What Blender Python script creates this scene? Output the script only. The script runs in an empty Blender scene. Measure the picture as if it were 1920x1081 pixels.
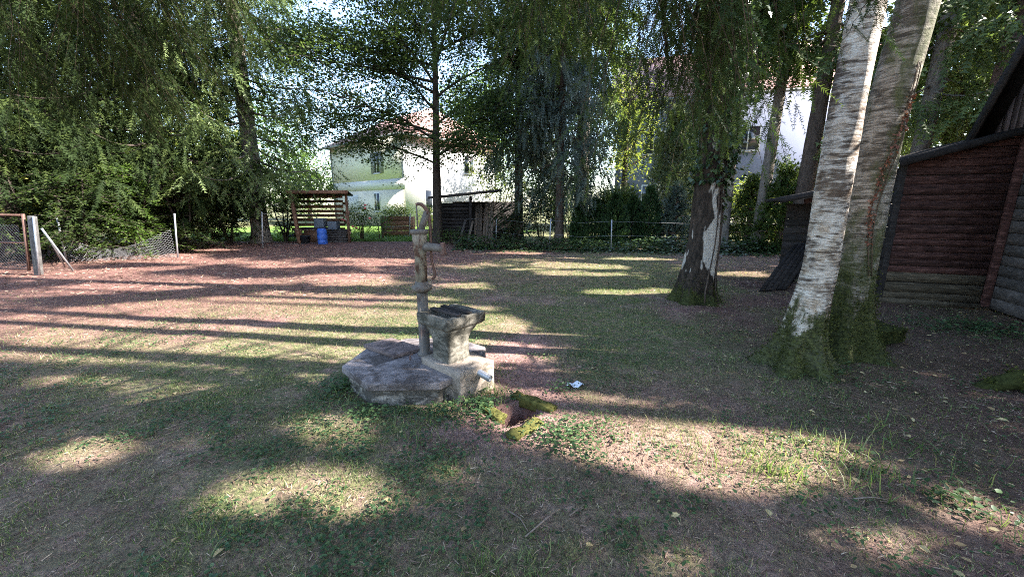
import bpy, math, random
import numpy as np
from mathutils import Vector, noise as mnoise

random.seed(11)
rng = np.random.default_rng(11)
scene = bpy.context.scene
COL = scene.collection

# ------------------------------------------------------------------ camera
F, CX, CY, CAMH = 740.0, 960.0, 540.5, 1.6           # focal length in photo pixels
PITCH = math.radians(11.8)
cp, sp = math.cos(PITCH), math.sin(PITCH)
cam_d = bpy.data.cameras.new('camera')
cam = bpy.data.objects.new('camera', cam_d)
COL.objects.link(cam)
cam.location = (0, 0, CAMH)
cam.rotation_euler = (math.pi / 2 - PITCH, 0, 0)
cam_d.sensor_width = 36.0
cam_d.lens = F / 1920 * 36.0
cam_d.clip_start = 0.05
cam_d.clip_end = 1500
scene.camera = cam

# ------------------------------------------------------------------ sky, sun, exposure
SUN_AZ, SUN_EL = math.radians(-8.5), math.radians(36)   # azimuth from +X
S = np.array([math.cos(SUN_AZ) * math.cos(SUN_EL), math.sin(SUN_AZ) * math.cos(SUN_EL), math.sin(SUN_EL)])
world = bpy.data.worlds.new('World')
scene.world = world
world.use_nodes = True
wn = world.node_tree
wn.nodes.clear()
sky = wn.nodes.new('ShaderNodeTexSky')
sky.sky_type = 'NISHITA'
sky.sun_disc = False
sky.sun_elevation = SUN_EL
sky.sun_rotation = math.atan2(S[0], S[1])
sky.air_density = 1.0
sky.dust_density = 1.2
sky.ozone_density = 1.0
wb = wn.nodes.new('ShaderNodeBackground')
wb.inputs['Strength'].default_value = 0.12
wo = wn.nodes.new('ShaderNodeOutputWorld')
wn.links.new(sky.outputs[0], wb.inputs[0])
wn.links.new(wb.outputs[0], wo.inputs[0])

sun_d = bpy.data.lights.new('sun', 'SUN')
sun_d.energy = 5.0
sun_d.angle = math.radians(0.53)
sun_d.color = (1.0, 0.945, 0.885)
sun = bpy.data.objects.new('sun', sun_d)
COL.objects.link(sun)
sun.rotation_euler = Vector(-S).to_track_quat('-Z', 'Y').to_euler()
sun.location = Vector(S * 60)

vs = scene.view_settings
vs.view_transform = 'Standard'
vs.look = 'None'
vs.gamma = 1.0
vs.use_curve_mapping = False
vs.exposure = 2.78
scene.render.engine = 'CYCLES'
scene.cycles.max_bounces = 6
scene.cycles.diffuse_bounces = 4
scene.cycles.glossy_bounces = 2
scene.cycles.transmission_bounces = 4
scene.cycles.transparent_max_bounces = 4
scene.cycles.use_denoising = False
scene.cycles.filter_width = 1.0
scene.cycles.sample_clamp_indirect = 8.0


# ------------------------------------------------------------------ placing helpers
def at(u, v, Y):
    """world point at forward distance Y seen at photo pixel (u, v)"""
    a, b = (u - CX) / F, (v - CY) / F
    k = Y / (cp - b * sp)
    return np.array([a * k, Y, CAMH - (sp + b * cp) * k])


def gp(u, v, z=0.0):
    """world point at height z seen at photo pixel (u, v)"""
    a, b = (u - CX) / F, (v - CY) / F
    k = (CAMH - z) / (sp + b * cp)
    return np.array([a * k, (cp - b * sp) * k, z])


def hashn(ix, iy, seed=0):
    n = (ix * 374761393 + iy * 668265263 + seed * 974711) & 0x7fffffff
    n = ((n ^ (n >> 13)) * 1274126177) & 0x7fffffff
    return ((n ^ (n >> 16)) & 0xffff) / 65535.0


def vnoise(x, y, seed=0):
    x, y = np.asarray(x, float), np.asarray(y, float)
    ix, iy = np.floor(x).astype(np.int64), np.floor(y).astype(np.int64)
    fx, fy = x - ix, y - iy
    fx, fy = fx * fx * (3 - 2 * fx), fy * fy * (3 - 2 * fy)
    a, b = hashn(ix, iy, seed), hashn(ix + 1, iy, seed)
    c, d = hashn(ix, iy + 1, seed), hashn(ix + 1, iy + 1, seed)
    return (a * (1 - fx) + b * fx) * (1 - fy) + (c * (1 - fx) + d * fx) * fy


def fbm(x, y, seed=0, oct=3):
    t, amp, s = 0, 1, 0
    for i in range(oct):
        t = t + amp * vnoise(np.asarray(x) * 2 ** i, np.asarray(y) * 2 ** i, seed + i * 17)
        s += amp
        amp *= .5
    return t / s


def inpoly(px, py, poly):
    r = np.zeros(px.shape, bool)
    n = len(poly)
    for i in range(n):
        x0, y0 = poly[i][:2]
        x1, y1 = poly[(i + 1) % n][:2]
        if y0 == y1:
            continue
        c = ((y0 > py) != (y1 > py)) & (px < (x1 - x0) * (py - y0) / (y1 - y0) + x0)
        r ^= c
    return r


# lawn patches meant to be sunlit; crown foliage that would shade them is cut away
LIT_PIX = [
    [(-60, 605), (110, 580), (330, 562), (520, 546), (780, 552), (905, 574), (970, 605), (975, 640), (900, 660),
     (640, 690), (450, 690), (250, 684), (-60, 672)],
    [(-60, 548), (200, 530), (470, 524), (500, 530), (300, 544), (-60, 562)],
    [(80, 508), (330, 498), (360, 502), (120, 516)],
    [(440, 498), (560, 496), (520, 504)],
    [(580, 515), (720, 512), (730, 530), (600, 540)],
    [(820, 533), (905, 530), (910, 548), (830, 552)],
    [(905, 640), (1000, 648), (1040, 676), (1000, 688), (905, 680)],
    [(960, 695), (1095, 700), (1095, 710), (960, 708)],
    [(900, 735), (1010, 733), (1130, 742), (1280, 768), (1430, 805), (1560, 850), (1540, 885), (1470, 925), (1330, 918), (1180, 880),
     (1060, 850), (960, 845), (880, 800)],
    [(200, 708), (340, 712), (345, 738), (280, 752), (200, 742)],
    [(375, 716), (465, 718), (440, 738), (372, 738)],
    [(60, 708), (185, 708), (180, 724), (70, 722)],
    [(50, 850), (130, 830), (240, 812), (235, 835), (150, 868), (60, 866)],
    [(310, 945), (420, 905), (560, 885), (600, 905), (560, 935), (330, 968)],
    [(570, 930), (640, 865), (700, 900), (720, 940), (640, 965)],
    [(520, 790), (640, 770), (660, 800), (560, 832)],
    [(330, 820), (400, 815), (400, 845), (340, 845)],
    [(1080, 1030), (1190, 1015), (1215, 1060), (1120, 1085), (1070, 1070)],
    [(1720, 935), (1830, 930), (1990, 980), (1990, 1030), (1830, 1000)],
    [(1540, 995), (1640, 990), (1760, 1030), (1700, 1050), (1580, 1020)],
    [(780, 905), (840, 890), (860, 925), (800, 940)],
    [(1000, 490), (1170, 497), (1170, 504), (1010, 502)],
    [(640, 552), (700, 552), (690, 560), (640, 560)],
    [(560, 690), (635, 690), (640, 720), (690, 725), (640, 735), (560, 715)],
    [(690, 690), (840, 690), (850, 730), (760, 735), (690, 715)],
    [(840, 670), (915, 670), (915, 760), (835, 765)],
]
LIT = [[tuple(gp(u, v)[:2]) for u, v in p] for p in LIT_PIX]
for _i, _p in enumerate(LIT_PIX):
    if min(v for _, v in _p) > 760 and _p[0][0] < 900:          # the flecks in the left foreground are small
        _c = np.mean(LIT[_i], axis=0)
        LIT[_i] = [tuple(_c + (np.array(q) - _c) * 1.0) for q in LIT[_i]]


def _litmask(x, y):
    jx = (fbm(x * 2.2, y * 2.2, 5) - .5) * .34
    jy = (fbm(x * 2.2 + 9, y * 2.2, 8) - .5) * .17
    x2, y2 = x + jx, y + jy
    m = np.zeros(x.shape, bool)
    for p in LIT:
        m |= inpoly(x2, y2, p)
    back = (y > 6.4) & (y < 14.6) & (x < 6)
    nn = fbm(x * .55, y * 1.5, 31)
    thr = np.where(x < -1, .73, .67)
    m |= back & (nn > thr)
    return m


GX0, GY0, GSTEP = -14., .6, .03
_gxx, _gyy = np.meshgrid(np.arange(GX0, 8, GSTEP), np.arange(GY0, 16, GSTEP))
_lit = _litmask(_gxx, _gyy)
LITR = _lit.copy()
for _a, _b in ((1, 0), (-1, 0), (0, 2), (0, -2)):
    LITR |= np.roll(_lit, (_a, _b), (0, 1))


def litmask(x, y):
    """look-up of the openings, widened by a hand's breadth"""
    i, j = ((y - GY0) / GSTEP).astype(int), ((x - GX0) / GSTEP).astype(int)
    ok = (i >= 0) & (j >= 0) & (i < LITR.shape[0]) & (j < LITR.shape[1])
    return ok & LITR[np.clip(i, 0, LITR.shape[0] - 1), np.clip(j, 0, LITR.shape[1] - 1)]


def _shades(P):
    t = P[:, 2] / S[2]
    gx, gy = P[:, 0] - S[0] * t, P[:, 1] - S[1] * t
    m = litmask(gx, gy)
    # foliage is also cut away to light the upper stems of the two birches
    for (tx, ty, z0, z1, r) in ((3.25, 3.78, 1.3, 4.2, .125), (4.0, 4.15, 2.0, 4.6, .15)):
        t = (P[:, 0] - tx) / S[0]
        yy, zz = P[:, 1] - S[1] * t, P[:, 2] - S[2] * t
        m |= (t > .1) & (np.abs(yy - ty) < r) & (zz > z0) & (zz < z1)
    return m


def suncull(P, prob=1.0, D=None, Sc=None):
    """True where a clump may stay: it does not shade an opening"""
    m = _shades(P)
    if D is not None:
        U = D / (np.linalg.norm(D, axis=1)[:, None] + 1e-9) * np.asarray(Sc)[:, None]
        m |= _shades(P + U * .5) | _shades(P + U)
    return ~(m & (rng.random(len(P)) < prob))


# ------------------------------------------------------------------ object helpers
def rawmesh(name, V, Fs, mat=None, smooth=False, attr=None):
    """Fs: int array (n,k), or list of such arrays / index lists"""
    me = bpy.data.meshes.new(name)
    V = np.ascontiguousarray(V, dtype=np.float32)
    if isinstance(Fs, np.ndarray):
        Fs = [Fs]
    loops, starts, tot = [], [], 0
    for f in Fs:
        if isinstance(f, np.ndarray) and f.ndim == 2:
            k = f.shape[1]
            loops.append(f.ravel())
            starts.append(np.arange(len(f)) * k + tot)
            tot += f.size
        else:
            for g in ([f] if isinstance(f[0], (int, np.integer)) else f):
                loops.append(np.array(g))
                starts.append(np.array([tot]))
                tot += len(g)
    L = np.concatenate(loops).astype(np.int32)
    St = np.concatenate(starts).astype(np.int32)
    me.vertices.add(len(V))
    me.vertices.foreach_set('co', V.ravel())
    me.loops.add(len(L))
    me.loops.foreach_set('vertex_index', L)
    me.polygons.add(len(St))
    me.polygons.foreach_set('loop_start', St)
    me.update(calc_edges=True)
    if smooth:
        me.polygons.foreach_set('use_smooth', np.ones(len(St), bool))
    for k, a in (attr or {}).items():
        at_ = me.attributes.new(k, 'FLOAT', 'POINT')
        at_.data.foreach_set('value', np.asarray(a, np.float32))
    if mat:
        me.materials.append(mat)
    return me


ORIGIN = {}


def thing(name, label, cat, loc, group=None):
    o = bpy.data.objects.new(name, None)
    o.empty_display_size = .2
    COL.objects.link(o)
    o.location = tuple(float(c) for c in loc)
    ORIGIN[o.name] = np.array([float(c) for c in loc])
    o['label'] = label
    o['category'] = cat
    if group:
        o['group'] = group
    return o


def part(parent, name, VF, mat, smooth=False, attr=None, label=None, kind=None, mesh=None):
    V, Fs = VF
    org = ORIGIN[parent.name]
    o = bpy.data.objects.new(name, rawmesh(name, np.asarray(V, float) - org, Fs, mat, smooth, attr))
    COL.objects.link(o)
    o.parent = parent
    ORIGIN[o.name] = org
    if label:
        o['label'] = label
    if kind:
        o['kind'] = kind
    return o


def solo(name, VF, mat, label=None, cat=None, loc=(0, 0, 0), smooth=False, attr=None, group=None, kind=None):
    V, Fs = VF
    org = np.array([float(c) for c in loc])
    o = bpy.data.objects.new(name, rawmesh(name, np.asarray(V, float) - org, Fs, mat, smooth, attr))
    o.location = tuple(org)
    COL.objects.link(o)
    ORIGIN[o.name] = org
    if label:
        o['label'] = label
    if cat:
        o['category'] = cat
    if group:
        o['group'] = group
    if kind:
        o['kind'] = kind
    return o


def bevel(o, w=.01, seg=2):
    b = o.modifiers.new('bevel', 'BEVEL')
    b.width = w
    b.segments = seg
    b.limit_method = 'ANGLE'
    return o


def join(*vfs):
    Vs, Fs, off = [], [], 0
    for V, Fl in vfs:
        V = np.asarray(V, float)
        Vs.append(V)
        if isinstance(Fl, np.ndarray):
            Fl = [Fl]
        for f in Fl:
            if isinstance(f, np.ndarray):
                Fs.append(f + off)
            else:
                Fs.append([i + off for i in f])
        off += len(V)
    return np.concatenate(Vs), Fs


BOXF = np.array([[0, 3, 2, 1], [4, 5, 6, 7], [0, 1, 5, 4], [1, 2, 6, 5], [2, 3, 7, 6], [3, 0, 4, 7]])


def box(c, sx, sy, sz, ax=(1, 0), tilt=0):
    """box centred at c, sx along horizontal axis ax, sy across, sz up"""
    ax = np.array([ax[0], ax[1], 0.]) / math.hypot(*ax[:2])
    ay = np.array([-ax[1], ax[0], 0])
    az = np.array([0, 0, 1.])
    V = [np.array(c) + ax * sx / 2 * i + ay * sy / 2 * j + az * sz / 2 * k
         for k in (-1, 1) for i, j in ((-1, -1), (1, -1), (1, 1), (-1, 1))]
    return np.array(V), BOXF


def beam(a, b, w, t, up=(0, 0, 1)):
    """board from a to b; w measured along 'up', t across"""
    a, b = np.array(a, float), np.array(b, float)
    d = b - a
    d /= np.linalg.norm(d)
    u = np.array(up, float)
    u = u - d * u.dot(d)
    u /= np.linalg.norm(u)
    s = np.cross(d, u)
    V = [p + u * w / 2 * i + s * t / 2 * j for p in (a, b) for i, j in ((-1, -1), (1, -1), (1, 1), (-1, 1))]
    return np.array(V), BOXF


def tube(pts, rad, seg=8, caps=True):
    pts = np.array(pts, float)
    n = len(pts)
    rad = np.full(n, rad) if np.isscalar(rad) else np.array(rad, float)
    T = np.gradient(pts, axis=0)
    T /= np.linalg.norm(T, axis=1)[:, None] + 1e-12
    ref = np.array([0, 0, 1.]) if abs(T[0][2]) < .9 else np.array([1., 0, 0])
    V = []
    u = None
    for i in range(n):
        if u is None:
            u = np.cross(T[i], ref)
        u = u - T[i] * u.dot(T[i])
        if np.linalg.norm(u) < 1e-6:
            u = np.cross(T[i], [.3, .8, .52])
        u /= np.linalg.norm(u)
        w = np.cross(T[i], u)
        a = np.arange(seg) * 2 * math.pi / seg
        V.append(pts[i] + rad[i] * (np.cos(a)[:, None] * u + np.sin(a)[:, None] * w))
    V = np.concatenate(V)
    i, j = np.meshgrid(np.arange(n - 1), np.arange(seg), indexing='ij')
    i, j = i.ravel(), j.ravel()
    j2 = (j + 1) % seg
    Fq = np.stack([i * seg + j, i * seg + j2, (i + 1) * seg + j2, (i + 1) * seg + j], 1)
    Fl = [Fq]
    if caps:
        Fl.append(list(range(seg))[::-1])
        Fl.append(list(range((n - 1) * seg, n * seg)))
    return V, Fl


def lathe(c, prof, seg=24):
    """prof list of (r, z) up the vertical axis through c"""
    a = np.arange(seg) * 2 * math.pi / seg
    V = np.concatenate([np.stack([c[0] + r * np.cos(a), c[1] + r * np.sin(a), np.full(seg, c[2] + z)], 1) for r, z in prof])
    n = len(prof)
    i, j = np.meshgrid(np.arange(n - 1), np.arange(seg), indexing='ij')
    i, j = i.ravel(), j.ravel()
    j2 = (j + 1) % seg
    return V, [np.stack([i * seg + j, i * seg + j2, (i + 1) * seg + j2, (i + 1) * seg + j], 1),
               list(range(seg))[::-1], list(range((n - 1) * seg, n * seg))]


def prism(poly, z0, z1):
    n = len(poly)
    V = [(p[0], p[1], z0) for p in poly] + [(p[0], p[1], z1) for p in poly]
    Fl = [list(range(n))[::-1], list(range(n, 2 * n))]
    for i in range(n):
        j = (i + 1) % n
        Fl.append([i, j, n + j, n + i])
    return np.array(V, float), Fl


def rough(VF, amp, scale, cuts=0, seed=0):
    """subdivide a closed mesh and roughen it with noise"""
    import bmesh
    V, Fl = VF
    me = rawmesh('tmp', V, Fl)
    bm = bmesh.new()
    bm.from_mesh(me)
    bpy.data.meshes.remove(me)
    if cuts:
        bmesh.ops.triangulate(bm, faces=[f for f in bm.faces if len(f.verts) > 4])
        bmesh.ops.subdivide_edges(bm, edges=bm.edges[:], cuts=cuts, use_grid_fill=True)
    bm.verts.ensure_lookup_table()
    bm.normal_update()
    for v in bm.verts:
        q = v.co * scale + Vector((seed * 3.1, seed * 1.7, 0))
        d = mnoise.noise(q) + .5 * mnoise.noise(q * 2.3) + .25 * mnoise.noise(q * 5.1)
        v.co += v.normal * d * amp
    V2 = np.array([v.co[:] for v in bm.verts])
    F2 = [[v.index for v in f.verts] for f in bm.faces]
    bm.free()
    return V2, F2


def frames(D, roll=None):
    D = D / (np.linalg.norm(D, axis=1)[:, None] + 1e-9)
    up = np.tile([0., 0, 1.], (len(D), 1))
    bad = np.abs(D[:, 2]) > .98
    up[bad] = [1., 0, 0]
    y = np.cross(up, D)
    y /= np.linalg.norm(y, axis=1)[:, None] + 1e-9
    z = np.cross(D, y)
    if roll is not None:
        c, s = np.cos(roll)[:, None], np.sin(roll)[:, None]
        y, z = y * c + z * s, z * c - y * s
    return np.stack([D, y, z], 2)


def scatter(tv, tf, P, R, Sc, extra=None):
    n, m = len(P), len(tv)
    Sc = np.asarray(Sc, float)
    if Sc.ndim == 1:
        Sc = Sc[:, None].repeat(3, 1)
    L = tv[None] * Sc[:, None, :]
    V = np.einsum('nij,nvj->nvi', R, L) + P[:, None, :]
    Fo = tf[None] + (np.arange(n) * m)[:, None, None]
    r = rng.random(n).repeat(m)
    return V.reshape(-1, 3), Fo.reshape(-1, tf.shape[1]), r


def randdir(n):
    d = rng.normal(size=(n, 3))
    return d / np.linalg.norm(d, axis=1)[:, None]


# ------------------------------------------------------------------ materials
class Mat:
    def __init__(s, name):
        s.m = bpy.data.materials.new(name)
        s.m.use_nodes = True
        s.nt = s.m.node_tree
        s.nt.nodes.clear()
        s.out = s.nt.nodes.new('ShaderNodeOutputMaterial')

    def _set(s, sock, v):
        if hasattr(v, 'is_output'):
            s.nt.links.new(v, sock)
        elif isinstance(v, (tuple, list)) and len(v) == 3 and sock.type == 'RGBA':
            sock.default_value = (*v, 1)
        else:
            sock.default_value = v

    def node(s, t, ins=None, **props):
        n = s.nt.nodes.new(t)
        for k, v in props.items():
            setattr(n, k, v)
        for k, v in (ins or {}).items():
            s._set(n.inputs[k], v)
        return n

    def coord(s, k='Object'):
        return s.node('ShaderNodeTexCoord').outputs[k]

    def pos(s):
        return s.node('ShaderNodeNewGeometry').outputs['Position']

    def mapping(s, v, scale=(1, 1, 1), loc=(0, 0, 0), rot=(0, 0, 0)):
        return s.node('ShaderNodeMapping', {'Vector': v, 'Scale': scale, 'Location': loc, 'Rotation': rot}).outputs[0]

    def noise(s, v, scale, detail=4, rough=.55, dist=0):
        return s.node('ShaderNodeTexNoise', {'Vector': v, 'Scale': scale, 'Detail': detail, 'Roughness': rough,
                                             'Distortion': dist}).outputs['Fac']

    def voro(s, v, scale, feature='F1'):
        return s.node('ShaderNodeTexVoronoi', {'Vector': v, 'Scale': scale}, feature=feature).outputs['Distance']

    def ramp(s, fac, stops):
        n = s.node('ShaderNodeValToRGB', {'Fac': fac})
        e = n.color_ramp.elements
        while len(e) < len(stops):
            e.new(.5)
        for el, (p, c) in zip(e, stops):
            el.position = p
            el.color = (*c, 1) if isinstance(c, (tuple, list)) else (c, c, c, 1)
        return n.outputs['Color']

    def mix(s, f, a, b, blend='MIX'):
        n = s.node('ShaderNodeMix', data_type='RGBA', blend_type=blend)
        s._set(n.inputs[0], f)
        s._set(n.inputs[6], a)
        s._set(n.inputs[7], b)
        return n.outputs[2]

    def math(s, op, a, b=0.0, clamp=False):
        n = s.node('ShaderNodeMath', operation=op, use_clamp=clamp)
        s._set(n.inputs[0], a)
        s._set(n.inputs[1], b)
        return n.outputs[0]

    def sep(s, v):
        return s.node('ShaderNodeSeparateXYZ', {0: v}).outputs

    def attr(s, name):
        return s.node('ShaderNodeAttribute', attribute_name=name).outputs['Fac']

    def rand(s):
        return s.node('ShaderNodeObjectInfo').outputs['Random']

    def bump(s, h, strength=.5, dist=.02):
        return s.node('ShaderNodeBump', {'Height': h, 'Strength': strength, 'Distance': dist}).outputs[0]

    def finish(s, col, rough=.85, normal=None, spec=.3, metal=0):
        b = s.node('ShaderNodeBsdfPrincipled', {'Base Color': col, 'Roughness': rough, 'Metallic': metal,
                                                'Specular IOR Level': spec})
        if normal is not None:
            s._set(b.inputs['Normal'], normal)
        s.nt.links.new(b.outputs[0], s.out.inputs[0])
        return s.m

    def leaf(s, col, trans=.35, rough=.55, spec=.25, tcol=None):
        b = s.node('ShaderNodeBsdfPrincipled', {'Base Color': col, 'Roughness': rough, 'Specular IOR Level': spec})
        t = s.node('ShaderNodeBsdfTranslucent', {'Color': tcol if tcol is not None else col})
        x = s.node('ShaderNodeMixShader', {0: trans, 1: b.outputs[0], 2: t.outputs[0]})
        s.nt.links.new(x.outputs[0], s.out.inputs[0])
        return s.m


def leafmat(name, stops, trans=.35, rough=.5, spec=.3, boost=1.5):
    m = Mat(name)
    c = m.ramp(m.attr('rnd'), stops)
    t = m.mix(1.0, c, (boost, boost * 1.05, boost * .6), 'MULTIPLY')
    return m.leaf(c, trans, rough, spec, t)


def make_soil():
    m = Mat('soil')
    p = m.pos()
    red, grn = m.attr('red'), m.attr('green')
    n1 = m.noise(p, 3.0, 6, .65)
    n2 = m.noise(p, 38, 5, .7)
    n3 = m.noise(m.mapping(p, (1, 1, 1), rot=(0, 0, .5)), 140, 3, .7)
    base = m.ramp(n1, [(.25, (.13, .080, .070)), (.5, (.25, .152, .137)), (.75, (.41, .275, .245))])
    redc = m.ramp(n1, [(.25, (.08, .043, .037)), (.5, (.145, .077, .065)), (.78, (.23, .13, .108))])
    c = m.mix(red, base, redc)
    c = m.mix(m.attr('dark_soil'), c, m.mix(1.0, c, (.42, .40, .38), 'MULTIPLY'))  # soil toned darker towards the right
    grc = m.ramp(n2, [(.3, (.042, .068, .02)), (.7, (.12, .16, .055))])
    gf = m.math('MULTIPLY', grn, m.ramp(m.noise(p, 9, 4, .7), [(.30, .25), (.55, .92)]))
    c = m.mix(gf, c, grc)
    spk = m.ramp(n2, [(.3, (.45, .45, .45)), (.5, (1, 1, 1)), (.72, (1.5, 1.45, 1.35))])
    c = m.mix(.85, c, spk, 'MULTIPLY')
    spk2 = m.ramp(n3, [(.33, (.5, .5, .5)), (.52, (1, 1, 1)), (.66, (1.6, 1.5, 1.35))])
    c = m.mix(.8, c, spk2, 'MULTIPLY')
    h = m.math('ADD', m.math('MULTIPLY', n2, .7), m.math('MULTIPLY', n3, .5))
    return m.finish(c, .95, m.bump(h, .9, .03), .15)


def make_birch(dark):
    m = Mat('birch_bark_old' if dark else 'birch_bark')
    p = m.pos()
    z = m.sep(p)[2]
    band = m.noise(m.mapping(p, (5, 5, 34)), 1.0, 6, .72, .8)
    fine = m.noise(m.mapping(p, (14, 14, 130)), 1.0, 4, .7)
    patch = m.noise(m.mapping(p, (3.2, 3.2, 2.0)), 1.0, 6, .7)
    if dark == 0:
        white = m.ramp(fine, [(.25, (.16, .125, .10)), (.42, (.44, .385, .325)), (.62, (.66, .605, .53))])
        dk = m.ramp(patch, [(.3, (.03, .022, .018)), (.7, (.13, .095, .07))])
        mod = m.math('MULTIPLY', m.math('SUBTRACT', m.noise(m.mapping(p, (2.2, 2.2, 1.6), loc=(4, 2, 7)), 1.0, 4, .7), .5), .8)
        f = m.ramp(m.math('ADD', band, mod), [(.40, .97), (.47, .6), (.55, 0.)])
        c = m.mix(f, white, dk)
        tan = m.noise(m.mapping(p, (7, 7, 9), loc=(1, 8, 3)), 1.0, 5, .75)
        c = m.mix(m.ramp(tan, [(.46, 0.), (.6, .75)]), c, m.mix(1.0, c, (.58, .47, .36), 'MULTIPLY'))
        moss_top, moss_len = 1.02, .55
    elif dark == 1:
        white = m.ramp(fine, [(.3, (.20, .165, .13)), (.6, (.46, .41, .35))])
        dk = m.ramp(band, [(.3, (.028, .024, .018)), (.7, (.12, .095, .07))])
        c = m.mix(m.ramp(m.math('ADD', m.math('MULTIPLY', band, .6), m.math('MULTIPLY', patch, .4)), [(.46, .97), (.56, .25)]), white, dk)
        mo = m.ramp(m.noise(p, 22, 4, .6), [(.3, (.035, .045, .014)), (.7, (.085, .095, .03))])
        c = m.mix(m.ramp(m.noise(m.mapping(p, (2.5, 2.5, 1.5)), 1.0, 5, .7), [(.46, 0.), (.58, .8)]), c, mo)
        moss_top, moss_len = 1.5, .9
    else:
        white = m.ramp(fine, [(.25, (.26, .23, .20)), (.6, (.50, .465, .41))])
        dk = m.ramp(m.noise(m.mapping(p, (16, 16, 6)), 1.0, 5, .7), [(.35, (.012, .010, .008)), (.7, (.075, .055, .042))])
        wz = m.ramp(m.node('ShaderNodeMapRange', {'Value': z, 'From Min': .35, 'From Max': 2.0}).outputs[0],
                    [(0, .0), (.12, .18), (.5, .18), (.85, .08), (1, 0.)])
        px = m.sep(p)[0]
        rx = m.math('MULTIPLY', m.math('SUBTRACT', px, 3.24), .42)
        f = m.math('ADD', m.math('ADD', m.noise(m.mapping(p, (4.6, 4.6, 1.5)), 1.0, 3, .6), wz), rx)
        c = m.mix(m.ramp(f, [(.60, 1.), (.635, 0.)]), white, dk)
        moss_top, moss_len = .55, .4
    moss = m.ramp(m.noise(p, 30, 5, .7), [(.3, (.010, .013, .005)), (.5, (.040, .047, .013)), (.72, (.10, .11, .032))])
    mz = m.math('DIVIDE', m.math('SUBTRACT', moss_top, z), moss_len)
    mm = m.math('ADD', m.math('ADD', mz, m.math('MULTIPLY', m.noise(m.mapping(p, (6, 6, 3)), 1.0, 5, .7), 2.4)), -1.65)
    c = m.mix(m.ramp(mm, [(.28, 0.), (.55, .95)]), c, moss)
    hgt = m.math('ADD', m.math('MULTIPLY', band, .8), m.math('MULTIPLY', patch, .8))
    hgt = m.math('ADD', hgt, m.math('MULTIPLY', m.noise(p, 55, 4, .7), .5))
    return m.finish(c, .85, m.bump(hgt, .9, .03 if dark else .02), .2)


def make_bark(name, a, b, sc=1.0):
    m = Mat(name)
    p = m.pos()
    n = m.noise(m.mapping(p, (14 * sc, 14 * sc, 4 * sc)), 1.0, 6, .7, .5)
    c = m.ramp(n, [(.3, a), (.7, b)])
    return m.finish(c, .92, m.bump(n, .9, .04), .15)


def make_wood(name, stops, grain_axis='x', rough=.85, wear=.4):
    """weathered boards: the colour drifts from board to board, the grain follows the board"""
    m = Mat(name)
    p = m.coord('Object')
    r = m.rand()
    sc = {'x': (1.2, 14, 40), 'z': (26, 26, 1.4)}[grain_axis]
    q = m.node('ShaderNodeVectorMath', {0: p, 1: m.node('ShaderNodeCombineXYZ', {0: m.math('MULTIPLY', r, 37.), 1: r, 2: m.math('MULTIPLY', r, 11.)}).outputs[0]},
               operation='ADD').outputs[0]
    n = m.noise(m.mapping(q, sc), 1.0, 6, .7, .3)
    c = m.ramp(n, stops)
    blot = m.noise(q, 2.6, 4, .6)
    c = m.mix(wear, c, m.ramp(blot, [(.35, (.55, .5, .5)), (.65, (1.45, 1.45, 1.5))]), 'MULTIPLY')
    tone = m.ramp(r, [(0, (.72, .72, .72)), (1, (1.28, 1.22, 1.2))])
    c = m.mix(1.0, c, tone, 'MULTIPLY')
    return m.finish(c, rough, m.bump(n, .25, .006), .2)


def make_concrete(name, a, b, dirt, dlo=.5):
    m = Mat(name)
    p = m.pos()
    n = m.noise(p, 7, 7, .7)
    f = m.noise(p, 70, 4, .7)
    c = m.ramp(n, [(.3, a), (.65, b)])
    d = m.noise(m.mapping(p, (4.5, 4.5, 9), loc=(3, 1, 2)), 1.0, 6, .72, .6)
    c = m.mix(m.ramp(d, [(dlo - .07, 0.), (dlo + .07, .85)]), c, dirt)
    c = m.mix(.7, c, m.ramp(f, [(.3, (.6, .6, .6)), (.7, (1.3, 1.3, 1.3))]), 'MULTIPLY')
    return m.finish(c, .92, m.bump(m.math('ADD', n, m.math('MULTIPLY', f, .4)), .8, .02), .15)


def make_metal(name, paint, rust, lo=.5, rough=.6):
    m = Mat(name)
    p = m.pos()
    n = m.noise(m.mapping(p, (9, 9, 6)), 1.0, 6, .7, .4)
    rc = m.ramp(m.noise(p, 60, 3, .6), [(.3, tuple(c * .55 for c in rust)), (.7, rust)])
    pc = m.mix(.6, paint, m.ramp(m.noise(p, 24, 4, .6), [(.3, (.6, .6, .6)), (.7, (1.3, 1.3, 1.3))]), 'MULTIPLY')
    c = m.mix(m.ramp(n, [(lo - .05, 0.), (lo + .08, 1.)]), pc, rc)
    return m.finish(c, rough, m.bump(n, .4, .006), .35)


def plain(name, col, rough=.7, spec=.3, var=.25, scale=8, metal=0):
    m = Mat(name)
    n = m.noise(m.pos(), scale, 5, .65)
    c = m.mix(var, col, m.ramp(n, [(.3, (.4, .4, .4)), (.7, (1.5, 1.5, 1.5))]), 'MULTIPLY')
    return m.finish(c, rough, m.bump(n, .2, .01), spec, metal)


def make_tiles():
    m = Mat('roof_tiles')
    p = m.coord('Object')
    n = m.noise(p, 3.5, 4, .6)
    z = m.sep(p)[2]
    w = m.node('ShaderNodeMath', {0: m.math('MULTIPLY', z, 42.)}, operation='SINE').outputs[0]
    c = m.ramp(n, [(.3, (.34, .19, .165)), (.7, (.50, .30, .265))])
    return m.finish(c, .8, m.bump(w, .5, .03), .2)


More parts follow.
